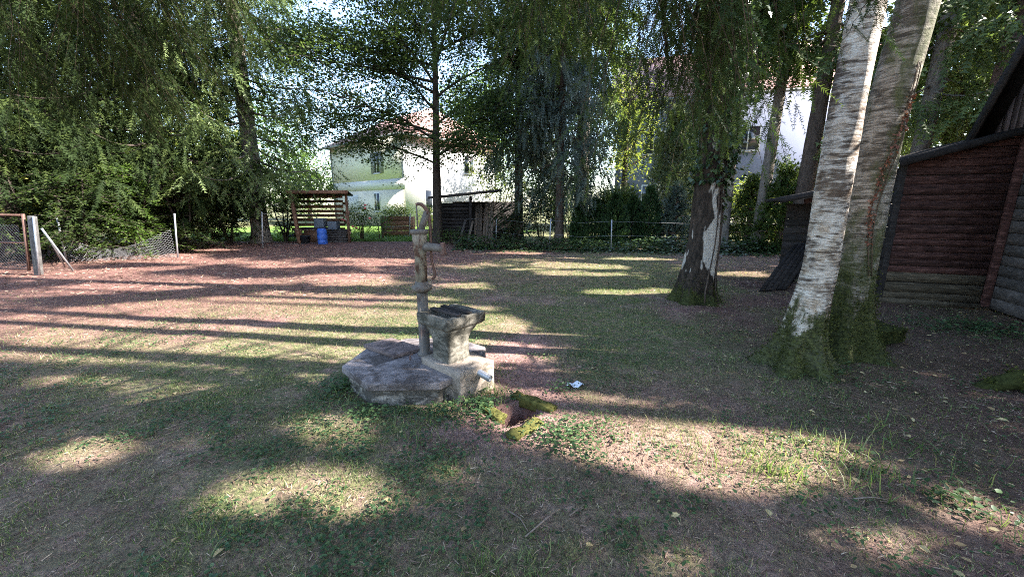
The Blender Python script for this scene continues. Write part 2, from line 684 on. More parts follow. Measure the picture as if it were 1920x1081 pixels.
M = dict(
    soil=make_soil(),
    birch=make_birch(0), birch_old=make_birch(1), birch_ivy=make_birch(2),
    bark_spruce=make_bark('spruce_bark', (.035, .027, .022), (.135, .10, .08)),
    bark_pale=make_bark('pale_bark', (.10, .085, .07), (.26, .22, .19)),
    bark_red=make_bark('reddish_bark', (.10, .06, .05), (.27, .18, .15)),
    bark_dark=make_bark('dark_bark', (.02, .016, .013), (.07, .055, .045)),
    twigwood=plain('twig_wood', (.075, .052, .034), .85),
    moss=plain('moss', (.034, .038, .012), .95, .1, .95, 22),
    moss_yellow=plain('yellow_moss', (.085, .082, .024), .95, .1, .95, 22),  # moss with a yellower green of its own
    needles_dark=leafmat('dark_spruce_needles', [(0, (.009, .016, .005)), (.6, (.020, .033, .010)), (1, (.045, .062, .016))], .22, .65, .08),  # darker greens standing in for shade on the left spruce boughs
    needles=leafmat('spruce_needles', [(0, (.028, .048, .013)), (.6, (.058, .088, .022)), (1, (.11, .14, .036))], .36, .6, .15),
    needles_near=leafmat('near_spruce_needles', [(0, (.018, .034, .011)), (.6, (.036, .060, .018)), (1, (.07, .095, .028))], .22, .6, .15),
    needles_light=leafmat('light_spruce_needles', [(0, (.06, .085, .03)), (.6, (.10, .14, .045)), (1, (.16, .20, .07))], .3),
    needles_blue=leafmat('blue_grey_needles', [(0, (.04, .058, .048)), (.6, (.075, .10, .08)), (1, (.12, .145, .11))], .3),
    cypress=leafmat('cypress_scales', [(0, (.08, .105, .055)), (.6, (.14, .17, .09)), (1, (.22, .24, .14))], .25),
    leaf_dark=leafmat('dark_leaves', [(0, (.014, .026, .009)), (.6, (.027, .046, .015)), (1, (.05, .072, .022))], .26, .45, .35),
    leaf_cherry=leafmat('soft_dark_leaves', [(0, (.025, .042, .016)), (.6, (.05, .078, .028)), (1, (.09, .12, .045))], .48, .5, .25),
    leaf_mid=leafmat('green_leaves', [(0, (.035, .07, .016)), (.6, (.07, .12, .026)), (1, (.12, .17, .04))], .38),
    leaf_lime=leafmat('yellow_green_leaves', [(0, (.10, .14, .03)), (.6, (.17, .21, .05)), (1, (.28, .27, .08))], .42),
    thuja=leafmat('thuja_scales', [(0, (.016, .036, .014)), (.6, (.032, .066, .024)), (1, (.06, .10, .035))], .25),
    mosstuft=leafmat('moss_tufts', [(0, (.018, .024, .006)), (.6, (.05, .058, .014)), (1, (.11, .115, .03))], .2, .8, .1),
    mosstuft2=leafmat('yellow_moss_tufts', [(0, (.03, .034, .008)), (.6, (.065, .07, .015)), (1, (.12, .115, .028))], .1, .9, .05),
    ivy=leafmat('ivy_leaves', [(0, (.016, .034, .012)), (.6, (.040, .072, .026)), (1, (.09, .125, .05))], .2, .32, .6),
    grass=leafmat('grass_blades', [(0, (.05, .085, .027)), (.35, (.105, .158, .05)), (.70, (.18, .22, .08)), (.9, (.34, .29, .17)), (1, (.46, .39, .27))], .35),
    weeds=leafmat('weed_leaves', [(0, (.025, .055, .022)), (.6, (.05, .095, .035)), (1, (.10, .15, .055))], .3),
    litter=leafmat('dry_litter', [(0, (.07, .042, .032)), (.5, (.17, .105, .078)), (.85, (.30, .20, .15)), (1, (.44, .36, .27))], .12, .8, .15, 1.1),
    dryleaf=leafmat('fallen_leaves', [(0, (.22, .14, .07)), (.5, (.40, .29, .15)), (1, (.55, .46, .24))], .25, .6, .3, 1.2),
    concrete=make_concrete('mossy_concrete', (.115, .106, .086), (.235, .215, .18), (.036, .034, .026), .50),
    concrete_top=make_concrete('weathered_slab', (.115, .10, .10), (.265, .235, .235), (.05, .041, .037), .53),
    plinth=make_concrete('stained_plinth', (.17, .155, .135), (.36, .33, .29), (.028, .025, .020), .45),
    concrete_pale=make_concrete('pale_concrete', (.20, .165, .135), (.34, .28, .23), (.07, .06, .045), .56),
    hatch=make_concrete('hatch_board', (.12, .09, .085), (.21, .165, .155), (.05, .04, .04), .55),
    pump=make_metal('flaking_cream_paint', (.25, .225, .175), (.12, .068, .048), .50),
    pump_grey=make_metal('grey_cast_iron', (.115, .10, .085), (.10, .065, .05), .55),
    rust=make_metal('rusty_iron', (.09, .05, .038), (.15, .078, .058), .45),
    steel=plain('galvanised_steel', (.33, .34, .36), .45, .5, .3, 12, .6),
    redwood=make_wood('red_brown_boards', [(.30, (.010, .006, .006)), (.5, (.055, .025, .021)), (.64, (.115, .060, .051)), (.78, (.23, .18, .165))]),
    oldwood=make_wood('weathered_grey_boards', [(.25, (.02, .018, .018)), (.5, (.06, .054, .05)), (.75, (.125, .11, .10))]),
    oldwood_v=make_wood('weathered_vertical_boards', [(.25, (.03, .024, .024)), (.5, (.085, .066, .062)), (.75, (.15, .12, .115))], 'z'),
    greenwood=make_wood('mossy_boards', [(.25, (.022, .018, .012)), (.5, (.07, .058, .040)), (.75, (.15, .125, .088))]),
    slatwood=make_wood('brown_slats', [(.25, (.085, .045, .028)), (.5, (.19, .105, .068)), (.75, (.28, .17, .115))]),
    logwood=make_wood('dark_logs', [(.25, (.010, .009, .009)), (.5, (.026, .023, .022)), (.75, (.055, .048, .045))]),
    plankpale=make_wood('pale_planks', [(.25, (.09, .07, .055)), (.5, (.19, .15, .12)), (.75, (.28, .225, .18))], 'z'),
    felt=plain('roofing_felt', (.022, .019, .018), .95, .1, .6, 14),
    yellow=plain('yellow_plaster', (.62, .60, .50), .9, .15, .12, 1.5),
    white=plain('white_plaster', (.55, .54, .52), .9, .15, .08, 1.5),
    beige=plain('beige_plaster', (.60, .55, .46), .9, .15, .12, 1.5),
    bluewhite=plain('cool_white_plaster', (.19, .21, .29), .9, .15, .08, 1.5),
    tiles=make_tiles(),
    glass=plain('dark_window_glass', (.02, .024, .03), .08, .6, .1),
    frame=plain('window_frame', (.70, .70, .68), .5, .3, .1),
    shutter=plain('grey_shutter', (.22, .22, .21), .7, .2, .2),
    bluebarrel=plain('blue_plastic', (.03, .10, .40), .5, .4, .5, 9),
    black=plain('black_plastic', (.015, .018, .022), .45, .4, .3),
    bin=plain('grey_blue_bin', (.09, .11, .14), .5, .4, .3),
    paper=plain('white_paper', (.75, .78, .85), .8, .2, .15),
    flower=plain('pink_petals', (.62, .16, .15), .7, .2, .3),
    lawn=plain('garden_grass', (.10, .17, .035), .95, .1, .6, 4),
    palepost=plain('weathered_pale_post', (.10, .097, .093), .9, .2, .8, 9),
    wire=plain('wire', (.30, .30, .31), .5, .4, .2, 8, .5),
)

# ------------------------------------------------------------------ leaf and twig templates


def spray_template(n, w, ln, up=0.0, ang=.85, axis_w=.012, seed=3):
    """a conifer twig along +X of length 1 with needles on both sides"""
    r = np.random.default_rng(seed)
    V, Fs = [], []

    def tri(a, b, c):
        i = len(V)
        V.extend([a, b, c])
        Fs.append([i, i + 1, i + 2])
    tri((0, -axis_w, 0), (0, axis_w, 0), (1, 0, 0))
    for k in range(n):
        x = (k + .5) / n
        l = ln * (1.05 - .55 * x) * r.uniform(.8, 1.2)
        for sgn in (-1, 1):
            a = ang * r.uniform(.8, 1.2)
            zz = up * r.uniform(-.6, 1.)
            dx, dy = l * math.cos(a), sgn * l * math.sin(a)
            tri((x - w / 2, 0, 0), (x + w / 2, 0, .0), (x + dx, dy, zz * l))
    return np.array(V, float), np.array(Fs)


SPRAY_COARSE = spray_template(3, .30, .38, .5)
SPRAY_FAR = spray_template(4, .21, .36, .5)
SPRAY_MID = spray_template(6, .115, .26, .6)
SPRAY_NEAR = spray_template(18, .034, .14, .7, .95, .008)
LEAF = (np.array([(0, 0, 0), (.32, .27, .05), (.7, .2, .03), (1, 0, -.03), (.7, -.2, .03), (.32, -.27, .05)], float),
        np.array([[0, 3, 1], [1, 3, 2], [0, 5, 3], [3, 5, 4]]))
LEAF2 = (np.array([(0, 0, 0), (.5, .3, .05), (1, 0, -.02), (.5, -.3, .05)], float), np.array([[0, 2, 1], [0, 3, 2]]))
BLADE = (np.array([(-.03, 0, 0), (.03, 0, 0), (.022, .12, .5), (-.022, .12, .5), (0, .42, .88)], float),
         np.array([[0, 1, 2], [0, 2, 3], [3, 2, 4]]))
SLIVER = (np.array([(0, -.03, 0), (0, .03, 0), (.5, .04, .04), (1, 0, 0)], float), np.array([[0, 1, 2], [0, 2, 3]]))
IVYLEAF = (np.array([(0, 0, 0), (.15, .42, .02), (.55, .28, .06), (1, 0, 0), (.55, -.28, .06), (.15, -.42, .02)], float),
           np.array([[0, 3, 2], [0, 2, 1], [0, 4, 3], [0, 5, 4]]))

TRI_COUNT = 0
TRIS = []


def foliage(parent, name, tmpl, P, R, Sc, mat, kind=None, label=None):
    global TRI_COUNT
    V, Fa, r = scatter(tmpl[0], tmpl[1], P, R, Sc)
    TRI_COUNT += len(Fa)
    TRIS.append((len(Fa), parent.name, name))
    return part(parent, name, (V, Fa), mat, False, {'rnd': r}, label, kind)


# ------------------------------------------------------------------ the ground
def axis(lo, hi, fine, a, b, step, fa, fb, fstep):
    out = np.concatenate([np.geomspace(1, 1 + (a - lo), 14)[::-1] * -1 + a + 1,
                          np.arange(a, fa, step), np.arange(fa, fb, fstep), np.arange(fb, b, step),
                          np.geomspace(1, 1 + (hi - b), 14) + b - 1])
    return np.unique(np.round(out, 4))


PIT = gp(968, 775)
xs = axis(-350, 350, 0, -15, 13, .13, -.5, .7, .028)
ys = axis(-120, 600, 0, .6, 18, .12, 2.5, 3.3, .028)
gx, gy = np.meshgrid(xs, ys)
gx, gy = gx.ravel(), gy.ravel()


def pit_depth(x, y):
    # a ragged little hole with a drain, turned about 40 degrees
    c, s = math.cos(.65), math.sin(.65)
    dx, dy = x - PIT[0], y - PIT[1]
    a, b = dx * c + dy * s, -dx * s + dy * c
    d = np.maximum(np.abs(a) / .19, np.abs(b) / .135) + (fbm(x * 9, y * 9, 3) - .5) * .35
    return np.clip((1.0 - d) / .28, 0, 1)


def zone_red(x, y):
    r = 1 / (1 + np.exp(-np.clip((-3.0 - x) * .8 + (y - 6.2) * .45 + (fbm(x * .6, y * .6, 71) - .5) * 4.5, -30, 30)))
    r2 = 1 / (1 + np.exp(-np.clip((y - 11.8) * 1.4 + (fbm(x * .5, y * .5, 12) - .5) * 3, -30, 30)))
    return np.clip(np.maximum(r, r2 * np.clip(.35 - (x + 1) * .3, .1, 1)), 0, 1) * np.clip((18.5 - y) / 1.5, 0, 1)


def zone_green(x, y):
    g = fbm(x * .75, y * .75, 41, 4)
    g = np.clip((g - .24) * 4.2, 0, 1)
    right = 1 / (1 + np.exp(-np.clip((x - 2.4 - .35 * (y - 3)) * 1.6, -30, 30)))      # bare strip by the barn
    g = np.maximum(g, np.clip((y - 17) / 2, 0, 1))
    near = .62 + .38 * np.clip((y - 2.2) / 1.6, 0, 1) + .4 * np.clip((fbm(x * 1.3 + 5, y * 1.3, 88) - .5) * 3, 0, 1)
    return np.clip(g * np.clip(near, 0, 1) * (1 - zone_red(x, y)) * (1 - .8 * right * (y < 16)), 0, 1)


def zone_dark_soil(x, y):
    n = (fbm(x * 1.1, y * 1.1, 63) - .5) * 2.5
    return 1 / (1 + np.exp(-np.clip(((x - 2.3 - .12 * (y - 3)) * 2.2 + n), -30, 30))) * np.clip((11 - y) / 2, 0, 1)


def ground_z(x, y):
    z = (fbm(x * .8, y * .8, 2) - .5) * .05 + (fbm(x * 4, y * 4, 6) - .5) * .018
    far = np.clip((y - 13.5) / 2.5, 0, 1) * np.clip((-3 - x) / 3 + 1, 0, 1)
    return z + far * .06 - pit_depth(x, y) * .30


gz = ground_z(gx, gy)
nx, ny = len(xs), len(ys)
i, j = np.meshgrid(np.arange(ny - 1), np.arange(nx - 1), indexing='ij')
i, j = i.ravel(), j.ravel()
gF = np.stack([i * nx + j, i * nx + j + 1, (i + 1) * nx + j + 1, (i + 1) * nx + j], 1)
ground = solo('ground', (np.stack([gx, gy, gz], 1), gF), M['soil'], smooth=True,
              attr={'red': zone_red(gx, gy), 'green': zone_green(gx, gy), 'dark_soil': zone_dark_soil(gx, gy)}, kind='structure')

WELL_C = np.array([-.88, 3.52])


def in_view(x, y, m=1.42):
    return np.abs(x) < m * (y * cp + .33) + .7


def ground_pts(n, x0, x1, y0, y1):
    x, y = rng.uniform(x0, x1, n), rng.uniform(y0, y1, n)
    k = in_view(x, y) & (np.hypot(x - WELL_C[0], y - WELL_C[1]) > .60) & (pit_depth(x, y) < .25)
    return x[k], y[k]


def lay(n):
    """frames for things lying flat with a random turn and a small tilt"""
    a = rng.uniform(0, 2 * math.pi, n)
    D = np.stack([np.cos(a), np.sin(a), rng.normal(0, .16, n)], 1)
    return frames(D, rng.normal(0, .3, n))


def stand(n, lean=.35):
    """frames for blades: local z up with lean, random turn"""
    a = rng.uniform(0, 2 * math.pi, n)
    up = np.stack([rng.normal(0, lean, n), rng.normal(0, lean, n), np.ones(n)], 1)
    up /= np.linalg.norm(up, axis=1)[:, None]
    x = np.stack([np.cos(a), np.sin(a), np.zeros(n)], 1)
    x = x - up * (x * up).sum(1)[:, None]
    x /= np.linalg.norm(x, axis=1)[:, None]
    return np.stack([x, np.cross(up, x), up], 2)


# grass: three rings of density
gP, gS = [], []
for (n, y0, y1, x1, hmin, hmax, keep) in ((170000, 1.2, 3.6, 5.2, .014, .042, 1.), (190000, 3.6, 8, 10, .02, .055, 1.), (85000, 8, 14.2, 12, .03, .07, 1.)):
    x, y = ground_pts(n, -x1, x1, y0, y1)
    d = zone_green(x, y)
    tuft = fbm(x * 5, y * 5, 91)
    k = rng.random(len(x)) < np.clip(d * 1.0 * np.clip((tuft - .36) * 5, 0, 1) + .05 * (1 - zone_red(x, y)), 0, 1)
    x, y = x[k], y[k]
    gP.append(np.stack([x, y, ground_z(x, y) - .004], 1))
    h = rng.uniform(hmin, hmax, len(x)) * (.7 + .6 * vnoise(x * 3, y * 3, 77))
    gS.append(h)
P_, S_ = np.concatenate(gP), np.concatenate(gS)
wid = np.where(P_[:, 1] > 6, 1.5, 1.0) * (.8 + .6 * rng.random(len(P_)))
V, Fa, r = scatter(BLADE[0], BLADE[1], P_, stand(len(P_), .45), np.stack([S_ * wid * .9 + .022, S_, S_], 1))
TRI_COUNT += len(Fa)
solo('lawn_grass', (V, Fa), M['grass'], 'short patchy grass growing over the shaded yard', 'grass', attr={'rnd': r}, kind='stuff')

# taller tufts: round the well, and on the sunny patch at the right
tufts = [(gp(1465, 890), .22, 130, .13), (gp(1400, 820), .35, 90, .09), (gp(1540, 840), .28, 110, .12), (gp(1600, 880), .3, 120, .14),
         (gp(1500, 690), .35, 130, .12), (gp(1660, 820), .4, 70, .15), (gp(720, 785), .30, 120, .08), (gp(800, 795), .30, 220, .10),
         (gp(850, 775), .2, 120, .09), (gp(650, 745), .2, 90, .10), (gp(920, 745), .18, 160, .12), (gp(905, 1065), .12, 40, .12),
         (gp(1010, 1060), .12, 40, .1), (gp(400, 1010), .1, 40, .1), (gp(1280, 835), .25, 120, .09), (gp(1140, 800), .3, 220, .08),
         (gp(1360, 870), .25, 110, .10), (gp(930, 700), .2, 90, .1), (gp(1180, 970), .2, 60, .07), (gp(520, 1000), .3, 120, .07),
         (gp(1850, 980), .2, 60, .1), (gp(1790, 800), .4, 60, .1), (gp(1480, 730), .3, 80, .09), (gp(640, 900), .35, 160, .07)]
tp, ts = [], []
for c, rad, n, h in tufts:
    x, y = c[0] + rng.normal(0, rad * .5, n), c[1] + rng.normal(0, rad * .5, n)
    tp.append(np.stack([x, y, ground_z(x, y) - .005], 1))
    ts.append(h * rng.uniform(.5, 1.2, n))
P_, S_ = np.concatenate(tp), np.concatenate(ts)
keep = (np.hypot(P_[:, 0] - WELL_C[0], P_[:, 1] - WELL_C[1]) > .62) & (pit_depth(P_[:, 0], P_[:, 1]) < .3)
P_, S_ = P_[keep], S_[keep]
V, Fa, r = scatter(BLADE[0], BLADE[1], P_, stand(len(P_), .4), np.stack([S_ * .55 + .03, S_, S_], 1))
solo('tall_grass', (V, Fa), M['grass'], 'taller grass tufts round the well and along the sunlit patch', 'grass', attr={'rnd': r * .85}, kind='stuff')

# broad-leaved weeds and clover
x, y = ground_pts(230000, -6.5, 6, 1.2, 6.5)
w = fbm(x * 1.5, y * 1.5, 55, 4)
leftish = 1 / (1 + np.exp((x - .4) * 1.5))
k = rng.random(len(x)) < np.clip((w - .40) * 5, 0, 1) * np.clip((fbm(x * 6, y * 6, 23) - .38) * 5, 0, 1) * (.22 + .78 * leftish) * np.clip(1.5 - y / 5, .08, 1) * (1 - zone_red(x, y) * .8)
x, y = x[k], y[k]
n = len(x)
P_ = np.stack([x, y, ground_z(x, y) + rng.uniform(.003, .045, n)], 1)
V, Fa, r = scatter(LEAF[0], LEAF[1], P_, lay(n), rng.uniform(.012, .034, n))
for c, rad, n2, s0 in ((gp(690, 780), .25, 200, .035), (gp(830, 780), .2, 160, .035), (gp(650, 730), .15, 140, .05), (gp(900, 770), .16, 240, .04),
                       (gp(1120, 690), .2, 60, .03), (gp(1045, 735), .1, 70, .035), (gp(1060, 825), .22, 420, .032), (gp(960, 752), .10, 50, .035),
                       (gp(1560, 700), .3, 200, .035), (gp(1850, 620), .5, 420, .06), (gp(1760, 615), .4, 200, .05), (gp(1780, 940), .15, 60, .05)):
    xx, yy = c[0] + rng.normal(0, rad * .5, n2), c[1] + rng.normal(0, rad * .5, n2)
    kk = (np.hypot(xx - WELL_C[0], yy - WELL_C[1]) > .62)
    xx, yy = xx[kk], yy[kk]
    n2 = len(xx)
    p2 = np.stack([xx, yy, ground_z(xx, yy) + rng.uniform(.01, .09, n2)], 1)
    v2, f2, r2 = scatter(LEAF[0], LEAF[1], p2, lay(n2), rng.uniform(.6, 1.2, n2) * s0)
    Fa = np.concatenate([Fa, f2 + len(V)])
    V, r = np.concatenate([V, v2]), np.concatenate([r, r2])
TRI_COUNT += len(Fa)
solo('weed_cover', (V, Fa), M['weeds'], 'low broad-leaved weeds and clover in the worn lawn', 'weeds', attr={'rnd': r}, kind='stuff')

# dry needles, straw and small leaves on the soil
lp, lsz = [], []
for (n, y0, y1, x1, a, b) in ((52000, 1.2, 3.4, 5, .012, .05), (45000, 3.4, 7, 9, .02, .06), (40000, 7, 15.5, 15, .04, .12)):
    x, y = ground_pts(n, -x1, x1, y0, y1)
    k = rng.random(len(x)) < (.35 + .65 * np.clip(zone_red(x, y) + (1 - zone_green(x, y)) * .8, 0, 1))
    x, y = x[k], y[k]
    lp.append(np.stack([x, y, ground_z(x, y) + rng.uniform(.001, .012, len(x))], 1))
    lsz.append(rng.uniform(a, b, len(x)))
P_, S_ = np.concatenate(lp), np.concatenate(lsz)
V, Fa, r = scatter(SLIVER[0], SLIVER[1], P_, lay(len(P_)), np.stack([S_, S_ * np.where(P_[:, 1] > 7, 2.8, 1.5), S_], 1))
TRI_COUNT += len(Fa)
solo('needle_litter', (V, Fa), M['litter'], 'dry brown needles and straw strewn over the soil', 'litter', attr={'rnd': r}, kind='stuff')

x, y = ground_pts(9000, -9, 9, 1.3, 13.5)
k = rng.random(len(x)) < np.where(x > 1.2, .2, .07) + .5 * zone_dark_soil(x, y) + .2 * (y > 11)
x, y = x[k], y[k]
P_ = np.stack([x, y, ground_z(x, y) + rng.uniform(.006, .02, len(x))], 1)
V, Fa, r = scatter(LEAF[0], LEAF[1], P_, lay(len(P_)), rng.uniform(.02, .05, len(x)))
solo('leaf_litter', (V, Fa), M['dryleaf'], 'small yellowed leaves scattered under the birches', 'litter', attr={'rnd': r}, kind='stuff')

# the fallen leaves one can pick out, and a scrap of paper
LEAVES = [((865, 996), .045, .35, 'pale tan fallen leaf curled on bare soil below the drain hole'),
          ((735, 853 + 85), .05, .6, 'pinkish tan fallen leaf in the grass, left of the pale curled one'),
          ((421, 1027), .055, .75, 'large ochre fallen leaf in the weeds near the bottom left'),
          ((320, 1017), .04, .5, 'small orange fallen leaf beside the large ochre one'),
          ((1258, 968), .05, .9, 'upright pale leaf on bare soil below the sunlit patch'),
          ((1445, 968), .055, .85, 'broad cream leaf on dark soil below the right grass tuft'),
          ((1098, 1023), .05, .7, 'tan leaf lying at the edge of the bottom sun fleck'),
          ((1722, 1022), .05, .6, 'brownish leaf lying close to the bottom right sun streak'),
          ((1720, 735), .05, .95, 'narrow yellow leaf on the bare path beside the barn'),
          ((1515, 770), .05, 1., 'round cream leaf on dark soil in front of the white birch'),
          ((1868, 788), .06, .9, 'long pale leaf on the bare soil near the mossy root'),
          ((1706, 823), .045, .8, 'cream leaf on shaded soil right of the tall grass')]
for (u, v), s_, tone, lab in LEAVES:
    c = gp(u, v, .012)
    V, Fa, r = scatter(LEAF[0], LEAF[1], np.array([[c[0], c[1], float(ground_z(c[0], c[1])) + .018]]), lay(1), np.array([[s_, s_, s_ * 3]]))
    solo('fallen_leaf', (V, Fa), M['dryleaf'], lab, 'leaf', loc=(c[0], c[1], 0), attr={'rnd': np.full(len(V), tone)}, group='fallen leaves on the ground')
c = gp(1075, 725)
pp = []
for a in range(5):
    for b in range(4):
        pp.append((c[0] - .07 + a * .035 + .012 * b, c[1] - .04 + b * .027, .025 + .02 * math.sin(a * 1.9 + b * 1.3)))
pf = np.array([[a * 4 + b, (a + 1) * 4 + b, (a + 1) * 4 + b + 1, a * 4 + b + 1] for a in range(4) for b in range(3)])
solo('paper_scrap', (np.array(pp), pf), M['paper'], 'crumpled white scrap of paper on the shaded lawn', 'litter', loc=(c[0], c[1], 0))
# fallen twigs in the foreground
for (a, b, bend, lab) in (((985, 1010), (1050, 957), .012, 'long pale dry twig lying on the soil below the drain hole'),
                          ((1068, 970), (1092, 957), .006, 'short pale twig just right of the long dry one'),
                          ((955, 962), (990, 1000), .01, 'thin dark twig crossing left of the long dry one'),
                          ((1600, 938), (1670, 942), .01, 'pale straw-like stalk lying on the soil near the bottom right')):
    p0, p1 = gp(*a), gp(*b)
    mid = (p0 + p1) / 2 + np.array([bend, bend, 0])
    pts = [p0 + (0, 0, .014), mid + (0, 0, .022), p1 + (0, 0, .016)]
    solo('fallen_twig', tube(pts, [.004, .0035, .002], 5), M['plankpale'], lab, 'twig', loc=tuple(p0), group='dry twigs on the ground')

# ------------------------------------------------------------------ trunks


def trunk(path, seg=26, flare=.9, flare_h=.28, roots=5, rn=.08, phase=0., step=.06, ztop_fine=3.5, seed=0):
    """path: rows (x, y, z, r) from the ground up; the foot spreads into root buttresses"""
    path = np.array(path, float)
    zz = [path[0, 2]]
    while zz[-1] < path[-1, 2]:
        zz.append(zz[-1] + (step if zz[-1] < ztop_fine else .35))
    zz = np.array(zz)
    C = np.stack([np.interp(zz, path[:, 2], path[:, k]) for k in (0, 1, 3)], 1)
    a = np.arange(seg) * 2 * math.pi / seg
    V = []
    for (cx, cy, r), z in zip(C, zz):
        h = max(z - path[0, 2], 0)
        rid = .5 + .5 * np.cos(roots * a + phase + .8 * np.sin(2 * a + phase))
        fl = flare * (math.exp(-h / flare_h)) * (.35 + .95 * rid ** 1.5) + .16 * math.exp(-h / (flare_h * 3.5)) * (.5 + rid)
        nn = np.array([mnoise.noise(Vector((math.cos(t) * 1.3 + seed, math.sin(t) * 1.3, z * 1.6))) +
                       .6 * mnoise.noise(Vector((math.cos(t) * 4 + seed, math.sin(t) * 4, z * 3.2))) for t in a])
        rr = r * (1 + fl + rn * nn)
        V.append(np.stack([cx + rr * np.cos(a), cy + rr * np.sin(a), np.full(seg, z)], 1))
    n = len(zz)
    V = np.concatenate(V)
    i, j = np.meshgrid(np.arange(n - 1), np.arange(seg), indexing='ij')
    i, j = i.ravel(), j.ravel()
    j2 = (j + 1) % seg
    return V, [np.stack([i * seg + j, i * seg + j2, (i + 1) * seg + j2, (i + 1) * seg + j], 1), list(range((n - 1) * seg, n * seg))]


def limb(p0, d, L, r0, droop=0., n=6, wob=.06):
    pts = [np.array(p0, float)]
    d = np.array(d, float) / np.linalg.norm(d)
    for k in range(n):
        d = d + rng.normal(0, wob, 3) + np.array([0, 0, -droop / n])
        d /= np.linalg.norm(d)
        pts.append(pts[-1] + d * L / n)
    return np.array(pts), np.linspace(r0, r0 * .25, n + 1)


# ---- broadleaf crowns
def broad_crown(top_pts, spread, nclump, nleaf, leaf, flat=.5, cull=1.0, layered=True):
    """leaf positions in clumps about the ends of limbs"""
    top_pts = np.array(top_pts)
    idx = rng.integers(0, len(top_pts), nclump)
    C = top_pts[idx] + rng.normal(0, 1, (nclump, 3)) * spread
    P = C.repeat(nleaf, 0) + rng.normal(0, 1, (nclump * nleaf, 3)) * np.array([.24, .24, .24 * flat])
    if cull:
        P = P[suncull(P, cull)]
    n = len(P)
    a = rng.uniform(0, 2 * math.pi, n)
    D = np.stack([np.cos(a), np.sin(a), rng.normal(-.25, .35, n)], 1)
    R = frames(D, rng.normal(0, .6, n))
    return P, R, rng.uniform(.7, 1.3, n) * leaf


def broad_tree(name, label, base, path, limbs, leafmat_, barkmat, spread, nclump, nleaf, leaf, flat=.5, group=None, cat='tree', cull=1.0,
               trunk_kw=None, sub=3):
    t = thing(name, label, cat, base, group)
    vf = [trunk(path, **(trunk_kw or dict(seg=14, flare=.5, step=.15)))]
    ends = []
    for (p0, d, L, r0, droop) in limbs:
        pts, rad = limb(p0, d, L, r0, droop)
        vf.append(tube(pts, rad, 6))
        ends.extend(pts[2:])
        for k in range(sub):
            q = pts[rng.integers(1, len(pts) - 1)]
            dd = np.array(d) / np.linalg.norm(d) + rng.normal(0, .6, 3) * [1, 1, .5]
            p2, r2 = limb(q, dd, L * rng.uniform(.35, .6), r0 * .4, droop, 4)
            vf.append(tube(p2, r2, 4))
            ends.extend(p2[1:])
    part(t, 'trunk', join(*vf), barkmat, True)
    P, R, Sc = broad_crown(ends, np.array(spread), nclump, nleaf, leaf, flat, cull)
    foliage(t, 'crown', LEAF2, P, R, Sc, leafmat_)
    return t


# ---- conifers
def spruce_twigs(base, zlo, zhi, Lmax, nb, lat_n, tw_n, tw_len, hang=1.0, slope=(.15, -.45), az=None, cull=1.0, power=.8, latlen=.42, ztier=99):
    """boughs in whorls; hanging side shoots carry the twigs"""
    P, D, vf, big = [], [], [], []
    zs = np.sort(rng.uniform(zlo, zhi, nb))
    lat0, tw0 = lat_n, tw_n
    for k, z in enumerate(zs):
        q = (zhi - z) / (zhi - zlo)
        lat_n, tw_n = (lat0, tw0) if z < ztier else (max(8, lat0 // 2), max(3, tw0 // 2))
        a = (k * 2.39996 + rng.normal(0, .3)) if az is None else rng.uniform(*az)
        L = max(.35, Lmax * (q ** power) * rng.uniform(.7, 1.12))
        rad = np.array([math.cos(a), math.sin(a), 0])
        prp = np.array([-rad[1], rad[0], 0])
        sl = slope[0] * (1 - q) + slope[1] * q
        s = np.linspace(0, 1, 7)

        def bp(s):
            s = np.asarray(s)
            return base + np.outer(s, rad) * L + np.outer(z + L * (sl * s + .26 * s ** 2.6 - .1 * s * (1 - s)), [0, 0, 1])
        opn = _shades(bp(s)) if cull else np.zeros(7, bool)
        vf.append(tube(bp(s), np.linspace(.012 + .012 * L, .004, 7) * np.where(opn, .3, 1.), 4, False))
        sj = np.linspace(.12, 1, lat_n) + rng.normal(0, .02, lat_n)
        p0 = bp(np.clip(sj, 0, 1))
        sd = np.where(np.arange(lat_n) % 2, 1, -1)
        ll = (latlen * (1.15 - sj) + .12) * min(L, 3.2) * rng.uniform(.6, 1.2, lat_n)
        dirs = sd[:, None] * prp * rng.uniform(.5, 1., lat_n)[:, None] + rad * rng.uniform(.3, .8, lat_n)[:, None]
        for w in range(tw_n):
            u = (w + rng.random(lat_n)) / tw_n
            hd = hang * (.25 * u + .75 * u * u)
            p = p0 + dirs * (ll * u)[:, None] - np.outer(ll * hd, [0, 0, 1])
            tang = dirs - np.outer(hang * (.25 + 1.5 * u), [0, 0, 1]) + rng.normal(0, .45, (lat_n, 3))
            P.append(p)
            D.append(tang)
            big.append(np.full(lat_n, 1. if z < ztier else 1.6))
    P, D = np.concatenate(P), np.concatenate(D)
    Sc = rng.uniform(.65, 1.3, len(P)) * tw_len * np.concatenate(big)
    if cull:
        k = suncull(P, cull, D, Sc)
        P, D, Sc = P[k], D[k], Sc[k]
    R = frames(D, rng.normal(0, .7, len(P)))
    return P, R, Sc, vf


